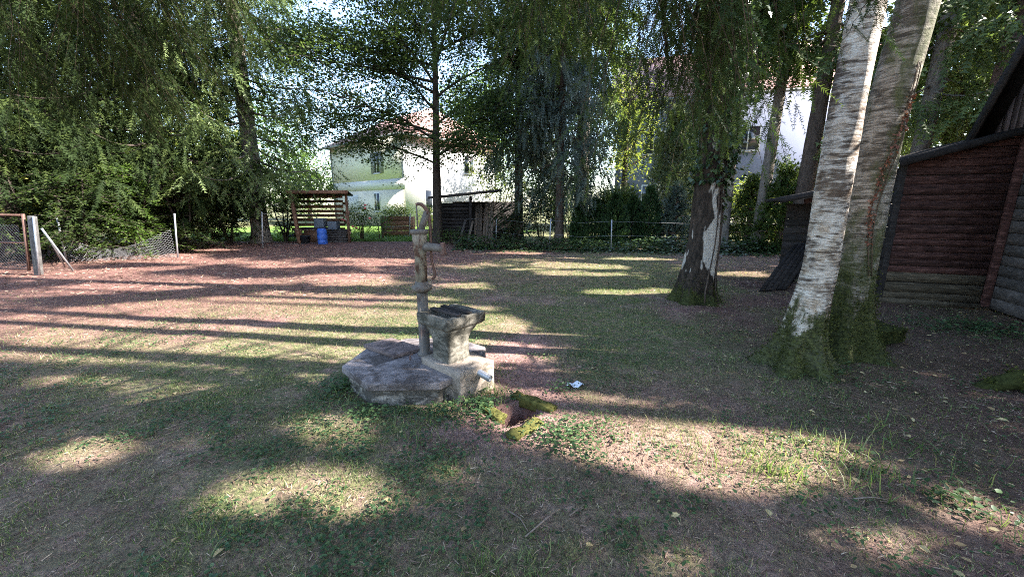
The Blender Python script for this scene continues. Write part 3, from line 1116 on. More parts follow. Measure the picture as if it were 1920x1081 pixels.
def spruce_tree(name, label, base, H, r, zlo, Lmax, nb, lat_n=22, tw_n=5, tw_len=.34, mat='needles', bark='bark_spruce', tmpl=SPRAY_FAR,
                group=None, lean=(0, 0), seg=14, **kw):
    base = np.array([base[0], base[1], 0.])
    t = thing(name, label, 'tree', base, group)
    path = [(base[0], base[1], -.05, r), (base[0] + lean[0] * .3, base[1] + lean[1] * .3, H * .3, r * .85),
            (base[0] + lean[0], base[1] + lean[1], H, r * .12)]
    if tmpl is not SPRAY_COARSE:
        kw.setdefault('ztier', CAMH + .46 * base[1] + 1.2)      # the part that rises out of the picture is sparser
    P, R, Sc, vf = spruce_twigs(base, zlo, H, Lmax, nb, lat_n, tw_n, tw_len, **kw)
    part(t, 'trunk', join(trunk(path, seg=seg, flare=.35, step=.2, seed=base[0]), *vf), M[bark], True)
    foliage(t, 'crown', tmpl, P, R, Sc, M[mat])
    return t


# ------------------------------------------------------------------ the three near birches
def birch_limbs(top, n, L, z0, z1, cx, cy):
    out = []
    for k in range(n):
        a = k * 2.4 + rng.normal(0, .3)
        z = z0 + (z1 - z0) * k / max(n - 1, 1)
        out.append(((cx(z), cy(z), z), (math.cos(a), math.sin(a), .7), L * rng.uniform(.7, 1.1), .022, .8))
    return out


def make_birch_tree(label, pix, Y, rpx, mat, top, seed, flare, fh, roots, phase, base_r=None):
    pts = [at(u, v, Y) for u, v in pix]
    path = [(p[0], p[1], p[2], rr) for p, rr in zip(pts, rpx)]
    d = (pts[-1] - pts[-2])
    d /= d[2]
    p = pts[-1]
    for zt, rr in ((6, .8), (9, .6), (top, .15)):
        q = p + d * (zt - p[2]) * .6
        path.append((q[0], q[1], zt, rpx[-1] * rr))
    b0 = path[0]
    path.insert(0, (b0[0] - d[0] * (b0[2] + .06) * .4, b0[1], -.06, b0[3] * 1.02))
    base = (path[0][0], path[0][1], 0)
    t = thing('birch_tree', label, 'tree', base, 'birches in the yard')
    pa = np.array(path)
    cx = lambda z: float(np.interp(z, pa[:, 2], pa[:, 0]))
    cy = lambda z: float(np.interp(z, pa[:, 2], pa[:, 1]))
    vf = [trunk(path, seg=44, flare=flare, flare_h=fh, roots=roots, rn=.05, phase=phase, seed=seed, step=.035)]
    ends = []
    for (p0, dd, L, r0, droop) in birch_limbs(top, 12, 2.6, 6.2, top - .5, cx, cy):
        q, rad = limb(p0, dd, L, r0, droop)
        vf.append(tube(q, rad, 5))
        ends.extend(q[2:])
    part(t, 'trunk', join(*vf), M[mat], True)
    P, R, Sc = broad_crown(ends, np.array([.5, .5, .6]), 420, 26, .065, 1.2)
    foliage(t, 'crown', LEAF2, P, R, Sc, M['leaf_mid'])
    return path


BIRCH_W = make_birch_tree('white birch with mossy foot and dark bands standing nearest the camera',
                          [(1495, 660), (1538, 500), (1566, 330), (1588, 200), (1628, 0)], 3.78, [.150, .138, .134, .132, .130], 'birch', 14, 1, 1.7, .21, 6, 2.2)
BIRCH_M = make_birch_tree('old grey birch covered in moss right behind the white birch',
                          [(1582, 640), (1603, 500), (1637, 330), (1665, 200), (1722, 0)], 4.15, [.185, .172, .166, .164, .162], 'birch_old', 15, 5, 1.25, .22, 6, .6)
BIRCH_I = make_birch_tree('dark cracked birch with a white bark streak and ivy in the middle lawn',
                          [(1303, 540), (1320, 450), (1336, 300), (1346, 180)], 6.6, [.255, .232, .222, .215], 'birch_ivy', 15, 9, .55, .22, 6, 1.1)

for q, t_ in enumerate([o for o in COL.objects if o.name.startswith('birch_tree')]):
    tr_ = [c_ for c_ in t_.children if c_.name.startswith('trunk')][0]
    co = np.empty(len(tr_.data.vertices) * 3, np.float32)
    tr_.data.vertices.foreach_get('co', co)
    co = co.reshape(-1, 3) + ORIGIN[t_.name]
    no = np.empty(len(tr_.data.vertices) * 3, np.float32)
    tr_.data.vertices.foreach_get('normal', no)
    no = no.reshape(-1, 3)
    top_ = (.62, 1.0, .45)[q]
    w_ = (co[:, 2] > -.02) & (co[:, 2] < top_) & (rng.random(len(co)) < 1.2 - co[:, 2] / top_)
    co, no = co[w_].repeat(7, 0), no[w_].repeat(7, 0)
    co = co + rng.normal(0, .02, co.shape) * [1, 1, .8]
    D_ = no + rng.normal(0, .7, no.shape) + [0, 0, .2]
    foliage(t_, 'moss', LEAF2, co, frames(D_, rng.uniform(0, 3, len(co))), rng.uniform(.01, .026, len(co)), M['mosstuft'], kind='stuff', label='moss on the foot of the trunk')

# ivy climbing the middle birch
pa = np.array(BIRCH_I)
n = 7000
z = rng.uniform(1.0, 5.6, n)
th = rng.uniform(0, 2 * math.pi, n)
side = np.clip(np.cos(th - .35) * .5 + .5, 0, 1)
k = rng.random(n) < np.where(z < 1.9, side ** 2 * .35 * (z - .9), .35 + .65 * side)
z, th = z[k], th[k]
n = len(z)
rr = np.interp(z, pa[:, 2], pa[:, 3]) * 1.03 + rng.exponential(.05, n) * np.clip(z - 1, .4, 1.8)
nrm = np.stack([np.cos(th), np.sin(th), np.zeros(n)], 1)
P_ = np.stack([np.interp(z, pa[:, 2], pa[:, 0]), np.interp(z, pa[:, 2], pa[:, 1]), z], 1) + nrm * rr[:, None] + [0, 0, .05]
D_ = nrm * .5 + np.array([0, 0, -.8]) + rng.normal(0, .35, (n, 3))
ivy = thing('ivy_plant', 'dark glossy ivy climbing the cracked birch in the middle lawn', 'ivy', (BIRCH_I[0][0], BIRCH_I[0][1], 0))
foliage(ivy, 'leaves', IVYLEAF, P_, frames(D_, rng.normal(0, .4, n)), rng.uniform(.055, .11, n), M['ivy'])
vines = []
for k in range(5):
    a0 = -1.6 + k * .55
    zz = np.linspace(.05, 4.8, 26)
    aa = a0 + .35 * np.sin(zz * 1.3 + k)
    rv = np.interp(zz, pa[:, 2], pa[:, 3]) * (1.03 + .55 * np.exp(-zz / .25))
    vines.append(tube(np.stack([np.interp(zz, pa[:, 2], pa[:, 0]) + rv * np.cos(aa), np.interp(zz, pa[:, 2], pa[:, 1]) + rv * np.sin(aa), zz], 1), .014, 5))
part(ivy, 'stems', join(*vines), M['bark_spruce'], True)

# creeper with reddish dry leaves on the mossy birch
pm = np.array(BIRCH_M)
n = 170
z = rng.uniform(1.2, 2.7, n)
th = -1.75 + .35 * np.sin(z * 3) + rng.normal(0, .10, n)
rr = np.interp(z, pm[:, 2], pm[:, 3]) * 1.02 + .02
nrm = np.stack([np.cos(th), np.sin(th), np.zeros(n)], 1)
P_ = np.stack([np.interp(z, pm[:, 2], pm[:, 0]), np.interp(z, pm[:, 2], pm[:, 1]), z], 1) + nrm * rr[:, None]
D_ = nrm * .4 + np.array([0, 0, -.7]) + rng.normal(0, .4, (n, 3))
cr = thing('dry_creeper', 'withered reddish creeper on the trunk of the mossy birch', 'creeper', (BIRCH_M[0][0], BIRCH_M[0][1], 0))
rd = leafmat('dry_creeper_leaves', [(0, (.10, .035, .02)), (.6, (.19, .075, .045)), (1, (.26, .13, .08))], .2)
foliage(cr, 'leaves', IVYLEAF, P_, frames(D_, rng.normal(0, .4, n)), rng.uniform(.02, .04, n), rd)
zz = np.linspace(.9, 2.9, 30)
for q in (0, .25):
    aa = -1.75 + q + .35 * np.sin(zz * 3 + q)
    rv = np.interp(zz, pm[:, 2], pm[:, 3]) * 1.05 + .006
    part(cr, 'stem', tube(np.stack([np.interp(zz, pm[:, 2], pm[:, 0]) + rv * np.cos(aa), np.interp(zz, pm[:, 2], pm[:, 1]) + rv * np.sin(aa), zz], 1), .005, 5), M['twigwood'], True)

# a mossy stone behind the birches and the tree whose root enters at the right edge
c = gp(1638, 640)
st = rough(box((c[0] + .05, c[1] + .1, .06), .46, .42, .22, (1, .3)), .05, 5, 5, 3)
ms = thing('mossy_stone', 'low moss-covered stone block at the foot of the mossy birch', 'stone', (c[0], c[1], 0))
part(ms, 'stone', st, M['moss'], True)
q_ = np.asarray(st[0])
q_ = q_[q_[:, 2] > .02].repeat(8, 0)
q_ = q_ + rng.normal(0, .02, q_.shape)
foliage(ms, 'moss', LEAF2, q_, frames(rng.normal(0, .7, q_.shape) + [0, 0, .6], rng.uniform(0, 3, len(q_))), rng.uniform(.012, .028, len(q_)), M['mosstuft'], kind='stuff')
c = np.array([5.75, 2.62])
t = thing('maple_tree', 'tree beside the barn, only its mossy root seen at the right edge', 'tree', (c[0], c[1], 0))
rootp = [(c[0] - .1, c[1], .40), (c[0] - .5, c[1] + .24, .29), (c[0] - .95, c[1] + .46, .20), (c[0] - 1.3, c[1] + .62, .10), (c[0] - 1.62, c[1] + .72, -.04)]
r2 = [(c[0] - .1, c[1], .25), (c[0] - .6, c[1] + .02, .15), (c[0] - 1.0, c[1] + .2, .06), (c[0] - 1.25, c[1] + .24, -.05)]
vf = [trunk([(c[0], c[1], -.05, .23), (c[0] + .1, c[1], 5, .16), (c[0] + .2, c[1] - .1, 11, .06)], seg=30, flare=.7, flare_h=.2, roots=5, phase=3.1, seed=4)]
root_vf = [tube(rootp, [.22, .16, .12, .08, .03], 12), tube(r2, [.2, .14, .1, .04], 10)]
rvf = rough(join(*root_vf), .03, 9, 1, 2)
part(t, 'root', rvf, M['moss'], True, label='moss-covered surface root')
q_ = np.asarray(rvf[0])
q_ = q_[q_[:, 2] > 0].repeat(9, 0)
q_ = q_ + rng.normal(0, .025, q_.shape)
foliage(t, 'moss', LEAF2, q_, frames(rng.normal(0, .7, q_.shape) + [0, 0, .6], rng.uniform(0, 3, len(q_))), rng.uniform(.012, .03, len(q_)), M['mosstuft'], kind='stuff')
ends = []
for k in range(14):
    a = -1.2 + k * .19 if k % 2 else k * .8
    pts, rad = limb((c[0] + .1, c[1], 3.2 + k * .45), (math.cos(a) * .7 + .3, math.sin(a) * .7 + .35, .35), 2.2, .03, .3)
    vf.append(tube(pts, rad, 5))
    ends.extend(pts[2:])
part(t, 'trunk', join(*vf), M['birch_old'], True)
P, R, Sc = broad_crown(ends, np.array([.5, .5, .45]), 800, 28, .10, .6)
k = P[:, 0] > 1.28 * P[:, 1] - .75          # unseen crown, shaped to shade the lawn and cut off at the frame edge
foliage(t, 'crown', LEAF2, P[k], R[k], Sc[k], M['leaf_mid'])

# ------------------------------------------------------------------ the well
well = thing('concrete_well', 'low octagonal concrete well cover with stained slab in the lawn', 'well', (WELL_C[0], WELL_C[1], 0))
OCT = [(-1.16, 2.94), (-1.52, 3.30), (-1.46, 3.78), (-1.12, 4.06), (-.62, 4.08), (-.27, 3.80), (-.24, 3.42), (-.58, 2.96)][::-1]


def inset(poly, k):
    return [(WELL_C[0] + (p[0] - WELL_C[0]) * k, WELL_C[1] + (p[1] - WELL_C[1]) * k) for p in poly]


bevel(part(well, 'plinth', prism(inset(OCT, .94), -.12, .142), M['plinth']), .02, 3)
bevel(part(well, 'slab', prism(inset(OCT, 1.0), .138, .205), M['concrete_top']), .012, 3)
E1, E2 = np.array([.74, -.673]), np.array([.673, .74])
TC = np.array([-.565, 3.44])


def tq(a, b, z):
    p = TC + E1 * a + E2 * b
    return (p[0], p[1], z)


# block under the trough, jutting out of the front right side
blk = prism([tq(-.14, -.23, 0)[:2], tq(.40, -.23, 0)[:2], tq(.40, .16, 0)[:2], tq(-.14, .16, 0)[:2]], -.12, .265)
part(well, 'block', rough(blk, .007, 6, 7, 5), M['concrete_pale'], False, label='pale concrete block carrying the trough')
# hatch board lying on the slab, slightly askew
h = [gp(681, 651, .21), gp(738, 672, .21), gp(793, 657, .21), gp(735, 638, .21)]
bevel(part(well, 'hatch', prism([(p[0], p[1]) for p in h], .207, .245), M['hatch'], label='thin brown hatch board on the slab'), .006)
p = gp(769, 676, .2)
part(well, 'hook', tube([(p[0], p[1], .19), (p[0], p[1], .245), (p[0] + .012, p[1], .262), (p[0] + .03, p[1], .262)], .006, 6), M['rust'], True)
# drain pipe from the block
p0 = np.array(tq(.36, -.02, .215))
dr = np.array([E1[0] * .95 + E2[0] * .12, E1[1] * .95 + E2[1] * .12, -.22])
dr /= np.linalg.norm(dr)
pv = []
SEG = 18
u_ = np.cross(dr, [0, 0, 1]); u_ /= np.linalg.norm(u_); w_ = np.cross(dr, u_)
for (s_, r_) in ((0, .03), (.165, .03), (.165, .022), (.05, .022)):
    for k in range(SEG):
        a = 2 * math.pi * k / SEG
        pv.append(p0 + dr * s_ + (u_ * math.cos(a) + w_ * math.sin(a)) * r_)
pf = []
for q in range(3):
    for k in range(SEG):
        k2 = (k + 1) % SEG
        pf.append([q * SEG + k, q * SEG + k2, (q + 1) * SEG + k2, (q + 1) * SEG + k])
pf = [np.array(pf), list(range(3 * SEG, 4 * SEG))]
part(well, 'drain_pipe', (np.array(pv), pf), M['steel'], True, label='short grey drain pipe')

# ---- the trough
tr = thing('stone_trough', 'square concrete trough with flared basin on a pedestal by the pump', 'trough', (TC[0], TC[1], .265))


def loft(secs):
    V, Fl = [], []
    for z, (a0, a1, b0, b1) in secs:
        V += [tq(a0, b0, z), tq(a1, b0, z), tq(a1, b1, z), tq(a0, b1, z)]
    n = len(secs)
    for s_ in range(n - 1):
        for k in range(4):
            k2 = (k + 1) % 4
            Fl.append([s_ * 4 + k, s_ * 4 + k2, s_ * 4 + 4 + k2, s_ * 4 + 4 + k])
    Fl = [np.array(Fl), [3, 2, 1, 0], list(range(4 * n - 4, 4 * n))]
    return np.array(V), Fl


part(tr, 'pedestal', rough(loft([(.25, (-.06, .175, -.165, .085)), (.33, (-.05, .17, -.16, .07)), (.44, (-.05, .17, -.16, .07)), (.49, (-.07, .17, -.163, .10)), (.575, (-.165, .185, -.175, .20))]), .004, 9, 5, 7), M['concrete'])
rim = loft([(.555, (-.175, .19, -.18, .205)), (.575, (-.205, .21, -.20, .235)), (.645, (-.212, .215, -.205, .245)), (.665, (-.207, .21, -.20, .24)),
            (.665, (-.155, .155, -.15, .185)), (.62, (-.13, .13, -.125, .16))])
part(tr, 'basin', rough(rim, .004, 9, 4, 8), M['concrete'])
for b in (-.045, .075):
    bevel(part(tr, 'bar', beam(tq(-.195, b, .676), tq(.19, b, .676), .018, .05), M['logwood']), .003)
bevel(part(tr, 'bar', beam(tq(-.165, .025, .672), tq(.14, .02, .672), .01, .03), M['logwood']), .003)

# ---- the hand pump
PC = np.array([-.835, 3.585, .2])
pump = thing('hand_pump', 'old cast-iron hand pump with flaking cream paint and curved handle', 'water pump', PC)
part(pump, 'standpipe', lathe(PC, [(.07, -.01), (.07, .03), (.05, .035), (.05, .62)], 22), M['pump_grey'], True)
part(pump, 'flange', lathe(PC, [(.05, .615), (.075, .63), (.095, .645), (.095, .675), (.062, .69), (.058, .72)], 24), M['pump_grey'], True)
part(pump, 'barrel', lathe(PC, [(.053, .69), (.053, .99), (.058, .995), (.060, 1.005), (.064, 1.01), (.066, 1.15), (.064, 1.155)], 24), M['pump'], True)
part(pump, 'barrel_cap', lathe(PC, [(.064, 1.15), (.082, 1.155), (.084, 1.185), (.076, 1.192), (.02, 1.195)], 24), M['pump_grey'], True)
sd = np.array([.93, -.36, 0])
sp0 = PC + np.array([0, 0, 1.035]) + sd * .05
spo = part(pump, 'spout', tube([sp0, sp0 + sd * .03 + (0, 0, .004), sp0 + sd * .06 + (0, 0, .005), sp0 + sd * .11 + (0, 0, 0), sp0 + sd * .17 + (0, 0, -.004), sp0 + sd * .195 + (0, 0, -.01)],
                               [.044, .043, .035, .036, .034, .028], 14), M['pump_grey'], True)
mo = sp0 + sd * .19
part(spo, 'spout_mouth', lathe(mo, [(.016, .05), (.022, .045), (.022, .0), (.026, -.03), (.031, -.055), (.029, -.06), (.012, -.05)], 14), M['rust'], True)
# the bracket rises from the cap, handle pivots on it
br = np.array([.96, .28, 0])
b0 = PC + np.array([0, 0, 1.185])
for s_ in (-1, 1):
    off = np.array([-br[1], br[0], 0]) * .014 * s_
    part(pump, 'bracket', beam(b0 + br * .015 + off, b0 + br * .075 + off + (0, 0, .165), .055, .009, up=tuple(br)), M['pump_grey'])
hp = [b0 + br * t_ + np.array([0, 0, z_]) for t_, z_ in ((-.02, .225), (.0, .232), (.03, .228), (.06, .200), (.082, .160), (.094, .10), (.098, .03), (.098, -.06), (.096, -.20), (.10, -.285), (.112, -.34), (.122, -.385), (.118, -.43), (.095, -.455))]
part(pump, 'handle', tube(hp, [.014, .015, .017, .018, .018, .016, .014, .013, .012, .012, .012, .013, .013, .012], 10), M['rust'], True)
part(pump, 'rod', tube([b0 + br * -.012 + (0, 0, -.02), b0 + br * -.015 + (0, 0, .222)], .007, 8), M['pump_grey'], True)
part(pump, 'pivot_bolt', tube([b0 + br * .075 + np.array([-br[1], br[0], 0]) * -.03 + (0, 0, .155), b0 + br * .075 + np.array([-br[1], br[0], 0]) * .03 + (0, 0, .155)], .009, 8), M['rust'], True)

# ---- the drain hole rim
drain = thing('drain_frame', 'broken mossy concrete frame round the drain hole beside the well', 'drain', (PIT[0], PIT[1], 0))
for (a, b, w, t_) in ((gp(965, 745), gp(1040, 772), .07, .07), (gp(1010, 795), gp(960, 826), .08, .075), (gp(940, 790), gp(905, 765), .06, .06)):
    a, b = a + (0, 0, .0), b + (0, 0, .005)
    rs_ = rough(beam(a, b, .08, w + .02), .022, 11, 5, a[0])
    o_ = part(drain, 'rim_stone', rs_, M['moss_yellow'], True)
    q_ = np.asarray(rs_[0])
    q_ = q_[q_[:, 2] > .015].repeat(4, 0)
    q_ = q_ + rng.normal(0, .008, q_.shape)
    foliage(o_, 'moss', LEAF2, q_, frames(rng.normal(0, .8, q_.shape) + [0, 0, .5], rng.uniform(0, 3, len(q_))), rng.uniform(.006, .013, len(q_)), M['mosstuft2'], kind='stuff')

# ------------------------------------------------------------------ the barn and its lean-to on the right
HC = gp(1850, 580)[:2]                       # inner corner where lean-to and barn meet
HL = gp(1652, 566)[:2]                       # outer corner of the lean-to
d1 = (HC - HL) / np.linalg.norm(HC - HL)
d2 = np.array([d1[1], -d1[0]])
if d2[1] > 0:
    d2 = -d2                                 # along the barn wall, towards the camera
W1 = np.linalg.norm(HC - HL)


def hp3(a, b, z):
    """a along the lean-to front from the outer corner, b towards the camera"""
    p = HL + d1 * a + d2 * b
    return np.array([p[0], p[1], z])


lean = thing('lean_to_shed', 'red-brown boarded lean-to with sloping roof against the barn', 'shed', (HL[0], HL[1], 0))
zl, zr = 2.26, 2.66
zb = .10
z0 = zb
k = 0
cut = lambda q: max(0., min(W1 - .05, W1 * (q - zl - .03) / (zr - zl)))
while z0 < zr - .03:
    hgt = rng.uniform(.095, .165)
    z1 = min(z0 + hgt - rng.uniform(.004, .012), zr)
    off = rng.uniform(-.010, .010)
    mt = M['greenwood'] if k < 3 else M['redwood']
    V = []
    for a, a2 in ((cut(z0), cut(z1)), (W1 - .005, W1 - .005)):
        V += [hp3(a, off - .012, z0), hp3(a, off + .016, z0), hp3(a2, off + .010, z1), hp3(a2, off - .012, z1)]
    V = np.array(V)
    V[:4, 2] += rng.uniform(-.010, .010)
    part(lean, 'plank', (V, BOXF), mt)
    z0 += hgt
    k += 1
V = np.array([hp3(0, -.03, .1), hp3(W1, -.03, .1), hp3(W1, -.03, zr), hp3(0, -.03, zl)])
part(lean, 'dark_backing', (np.concatenate([V, V + np.array([*(-d2 * .02), 0])]), BOXF), M['logwood'])  # dark sheet standing in for the shade behind the plank gaps
bevel(part(lean, 'corner_post', beam(hp3(W1 - .07, .06, .06), hp3(W1 - .07, .06, zr - .02), .09, .06, up=(*d1, 0)), M['redwood']), .006)
bevel(part(lean, 'corner_post', beam(hp3(-.03, -.04, 0), hp3(-.03, -.04, zl - .02), .09, .09, up=(*d1, 0)), M['logwood']), .006)
# side wall away from the barn: boards, dark
for k in range(11):
    z0 = .12 + k * .19
    part(lean, 'side_board', beam(hp3(-.02, -.1, z0 + .09), hp3(-.02, -2.2, z0 + .09), .185, .022), M['logwood'])
part(lean, 'sill', beam(hp3(-.05, .02, .045), hp3(W1, .02, .045), .09, .1), M['greenwood'])
sl_ = (zr - zl) / W1
rv = []
for (a, b) in ((-.18, .20), (W1 + .05, .20), (W1 + .05, -2.3), (-.18, -2.3)):
    rv.append(hp3(a, b, zl + .05 + a * sl_))
rv = np.array(rv)
part(lean, 'roof', (np.concatenate([rv, rv + [0, 0, .035]]), BOXF), M['felt'])
part(lean, 'fascia', beam(hp3(-.18, .212, zl + .03 - .18 * sl_), hp3(W1 + .05, .212, zl + .03 + (W1 + .05) * sl_), .075, .02), M['felt'])

barn = thing('barn', 'weathered grey board barn with overhanging gable roof at the right edge', 'barn', (HC[0], HC[1], 0))
BF, BN = -.72, 2.52                           # far and near end of the gable wall along d2


def bn(t_, z, out=0.):
    p = HC + d2 * t_ - d1 * out
    return np.array([p[0], p[1], z])


ridge_t, eave_z = .90, 2.75
slope_b = 1.62
k = 0
z0 = .04
while z0 < 2.6:
    h_ = rng.uniform(.15, .19)
    b_ = rng.uniform(0, .008)
    for (t0, t1) in ((BF, 0.79), (.80, BN)):
        V = []
        for t_ in (t0, t1):
            V += [bn(t_, z0, -.01), bn(t_, z0 + h_ * .95, -.01), bn(t_, z0 + h_ * .95, .012 + b_), bn(t_, z0, .018 + b_)]
        part(barn, 'siding_board', (np.array(V), BOXF), M['greenwood'] if (z0 < .55 and t0 > 0) else M['oldwood'])
    z0 += h_
t_ = BF
while t_ < BN:
    w_ = rng.uniform(.13, .18)
    zt0 = eave_z + slope_b * ((t_ - BF) if t_ < ridge_t else (2 * ridge_t - BF - t_)) - .03
    zt1 = eave_z + slope_b * ((t_ + w_ - BF) if t_ + w_ < ridge_t else (2 * ridge_t - BF - t_ - w_)) - .03
    zt0, zt1 = max(zt0, 2.66), max(zt1, 2.66)
    o_ = rng.uniform(0, .01)
    V = [bn(t_, 2.60, -.01), bn(t_ + w_ - .008, 2.60, -.01), bn(t_ + w_ - .008, 2.60, .03 + o_), bn(t_, 2.60, .03 + o_),
         bn(t_, zt0, -.01), bn(t_ + w_ - .008, zt1, -.01), bn(t_ + w_ - .008, zt1, .03 + o_), bn(t_, zt0, .03 + o_)]
    part(barn, 'gable_board', (np.array(V), BOXF), M['oldwood_v'])
    t_ += w_
BD = 6.0
for sgn in (0, 1):
    V = []
    te = BF - .12 if sgn == 0 else 2 * ridge_t - BF + .12
    for o_ in (.30, -BD):
        V += [bn(te, eave_z - .12 * slope_b, o_), bn(ridge_t, eave_z + slope_b * (ridge_t - BF), o_)]
    V = np.array([V[0], V[1], V[3], V[2]])
    part(barn, 'roof', (np.concatenate([V, V + [0, 0, .10]]), BOXF), M['felt'])
    part(barn, 'verge_board', beam(bn(te, eave_z - .12 * slope_b - .05, .29), bn(ridge_t, eave_z + slope_b * (ridge_t - BF) - .05, .29), .17, .03), M['logwood'])
for t_ in (BF, BN):
    p = [bn(t_, 0, -.03), bn(t_, 0, -BD), bn(t_, 2.7, -BD), bn(t_, 2.7, -.03)]
    q = [x_ + np.array([d2[0], d2[1], 0]) * (.04 if t_ < 0 else -.04) for x_ in p]
    part(barn, 'end_wall', (np.array(p + q), BOXF), M['oldwood'])

# ---- the low woodshed roof with a slanted hatch, half behind the birches
low = gp(1428, 546)
lw = thing('low_woodshed', 'low dark shed with small pitched roof and slanted lid behind the birches', 'shed', (low[0], low[1], 0))
YL = 8.0
A = at(1458, 376, YL)
zr0 = A[2]


def lp_(a, b, z):
    p = np.array([A[0], YL]) + d1 * a - d2 * b
    return np.array([p[0], p[1], z])


rv = [lp_(-.0, -.3, zr0 - .02), lp_(1.9, -.3, zr0 + .42), lp_(1.9, 1.2, zr0 + .42), lp_(-.0, 1.2, zr0 - .02)]
part(lw, 'roof', (np.concatenate([np.array(rv), np.array(rv) + [0, 0, .05]]), BOXF), M['felt'])
part(lw, 'fascia', beam(lp_(-.02, -.315, zr0 - .01), lp_(1.9, -.315, zr0 + .43), .085, .025), M['logwood'])
part(lw, 'post', beam(lp_(.42, -.1, 0), lp_(.42, -.1, zr0 + .08), .09, .09), M['redwood'])
part(lw, 'post', beam(lp_(.36, 1.0, 0), lp_(.36, 1.0, zr0 + .06), .09, .09), M['logwood'])
part(lw, 'rail', beam(lp_(.42, -.1, zr0 - .02), lp_(1.9, -.1, zr0 + .3), .09, .05), M['redwood'])
for k in range(10):
    z_ = .08 + k * .165
    part(lw, 'back_board', beam(lp_(.40, 1.05, z_), lp_(1.85, 1.05, z_), .16, .02), M['logwood'])
# slanted lid of boards
q0, q1 = gp(1424, 547), gp(1478, 543)
tp0, tp1 = at(1488, 462, 7.9), at(1540, 450, 8.1)
q0 = q0 + np.array([0, 0, .0])
for k in range(5):
    f0, f1 = k / 5, (k + 1) / 5 - .012
    a_, b_ = q0 + (q1 - q0) * f0, q0 + (q1 - q0) * f1
    c_, e_ = tp0 + (tp1 - tp0) * f1, tp0 + (tp1 - tp0) * f0
    nn = np.array([-.03, -.02, .03])
    V = np.array([a_, b_, c_, e_])
    part(lw, 'lid_board', (np.concatenate([V, V + nn]), BOXF), M['logwood'])

# ------------------------------------------------------------------ fence
fence = thing('wire_fence', 'sagging wire fence on thin steel posts along the back of the yard', 'fence', gp(930, 462))
FP = [((106, 405), (126, 492)), ((327, 400), (333, 482)), ((491, 397), (493, 467)), ((769, 400), (768, 446)), ((931, 409), (930, 460)),
      ((1033, 410), (1030, 467)), ((1147, 412), (1146, 471)), ((1482, 415), (1477, 466))]
FPW = []
for top_, bot in FP:
    b = gp(*bot)
    tt = at(top_[0], top_[1], b[1])
    FPW.append((b, tt))
    part(fence, 'post', tube([b - (0, 0, .1), (b + tt) / 2, tt], .024, 8), M['steel'], True)
for a, b in zip(FPW[2:-1], FPW[3:]):
    for f in (.1, .5, .95):
        p0, p1 = a[0] + (a[1] - a[0]) * f, b[0] + (b[1] - b[0]) * f
        pm_ = (p0 + p1) / 2 - (0, 0, .07)
        part(fence, 'wire', tube([p0, pm_, p1], .003, 4, False), M['wire'])


def chainlink(o, ux, uz, w, h, cell, sag):
    vf = []
    o, ux, uz = np.array(o), np.array(ux), np.array(uz)
    nx_, nz_ = int(w / cell), int(h / cell)

    def pt(a, b):
        s_ = sag * math.sin(math.pi * a / w) * (b / h)
        return o + ux * a + uz * b - np.array([.25 * s_, .45 * s_, s_])
    for k in range(-nz_, nx_):
        for sg in (0, 1):
            pts = []
            for q in range(nz_ + 1):
                a = (k + q) * cell if sg == 0 else (k + nz_ - q) * cell
                if 0 <= a <= w:
                    pts.append(pt(a, q * cell))
            if len(pts) > 1:
                vf.append(tube(pts, .0026, 3, False))
    return join(*vf)


a_, b_ = FPW[0][0], FPW[1][0]
ux = (b_ - a_) / np.linalg.norm(b_ - a_)
part(fence, 'mesh_panel', chainlink(a_ + (0, 0, .0), ux, (0, 0, 1), np.linalg.norm(b_ - a_), 1.0, .085, .62), M['wire'], label='slumped chain-link mesh')
bt = [at(78, 428, 9.4), gp(137, 507)]
part(fence, 'brace', tube([bt[0], bt[1]], .022, 8), M['steel'], True, label='slanted steel brace beside the gate post')
part(fence, 'brace', tube([at(95, 452, 9.6), gp(122, 500)], .018, 8), M['steel'], True)
g0, g1 = gp(72, 515), at(60, 405, gp(72, 515)[1])
gpst = thing('gate_post', 'pale weathered post carrying the rusty gate at the left edge', 'post', g0)
bevel(part(gpst, 'post', beam(g0 - (0, 0, .1), g1, .12, .11), M['palepost']), .012)
part(gpst, 'iron_strip', beam(g0 + (.10, -.06, 0), g1 + (.10, -.06, 0), .03, .03), M['steel'])
gate = thing('garden_gate', 'rusty tubular gate with wire mesh at the left edge', 'gate', g0 - (.35, 0, 0))
ga, gb = g0 + np.array([-.17, -.02, .1]), g1 + np.array([-.17, -.02, .05])
gl = np.array([-2.6, .5, 0])
for p0, p1 in ((ga, gb), (ga + gl, gb + gl)):
    part(gate, 'stile', tube([p0, p1], .03, 8), M['rust'], True)
for f in (0.02, .5, .98):
    p0 = ga + (gb - ga) * f
    part(gate, 'rail', tube([p0, p0 + gl], .024, 8), M['rust'], True)
gu = gl / np.linalg.norm(gl)
part(gate, 'mesh', chainlink(ga, gu, (0, 0, 1), 2.6, 1.15, .09, 0), M['wire'])

# ------------------------------------------------------------------ the slatted woodshed at the left
def put(pts, Y):
    return [at(u, v, Y) for u, v in pts]


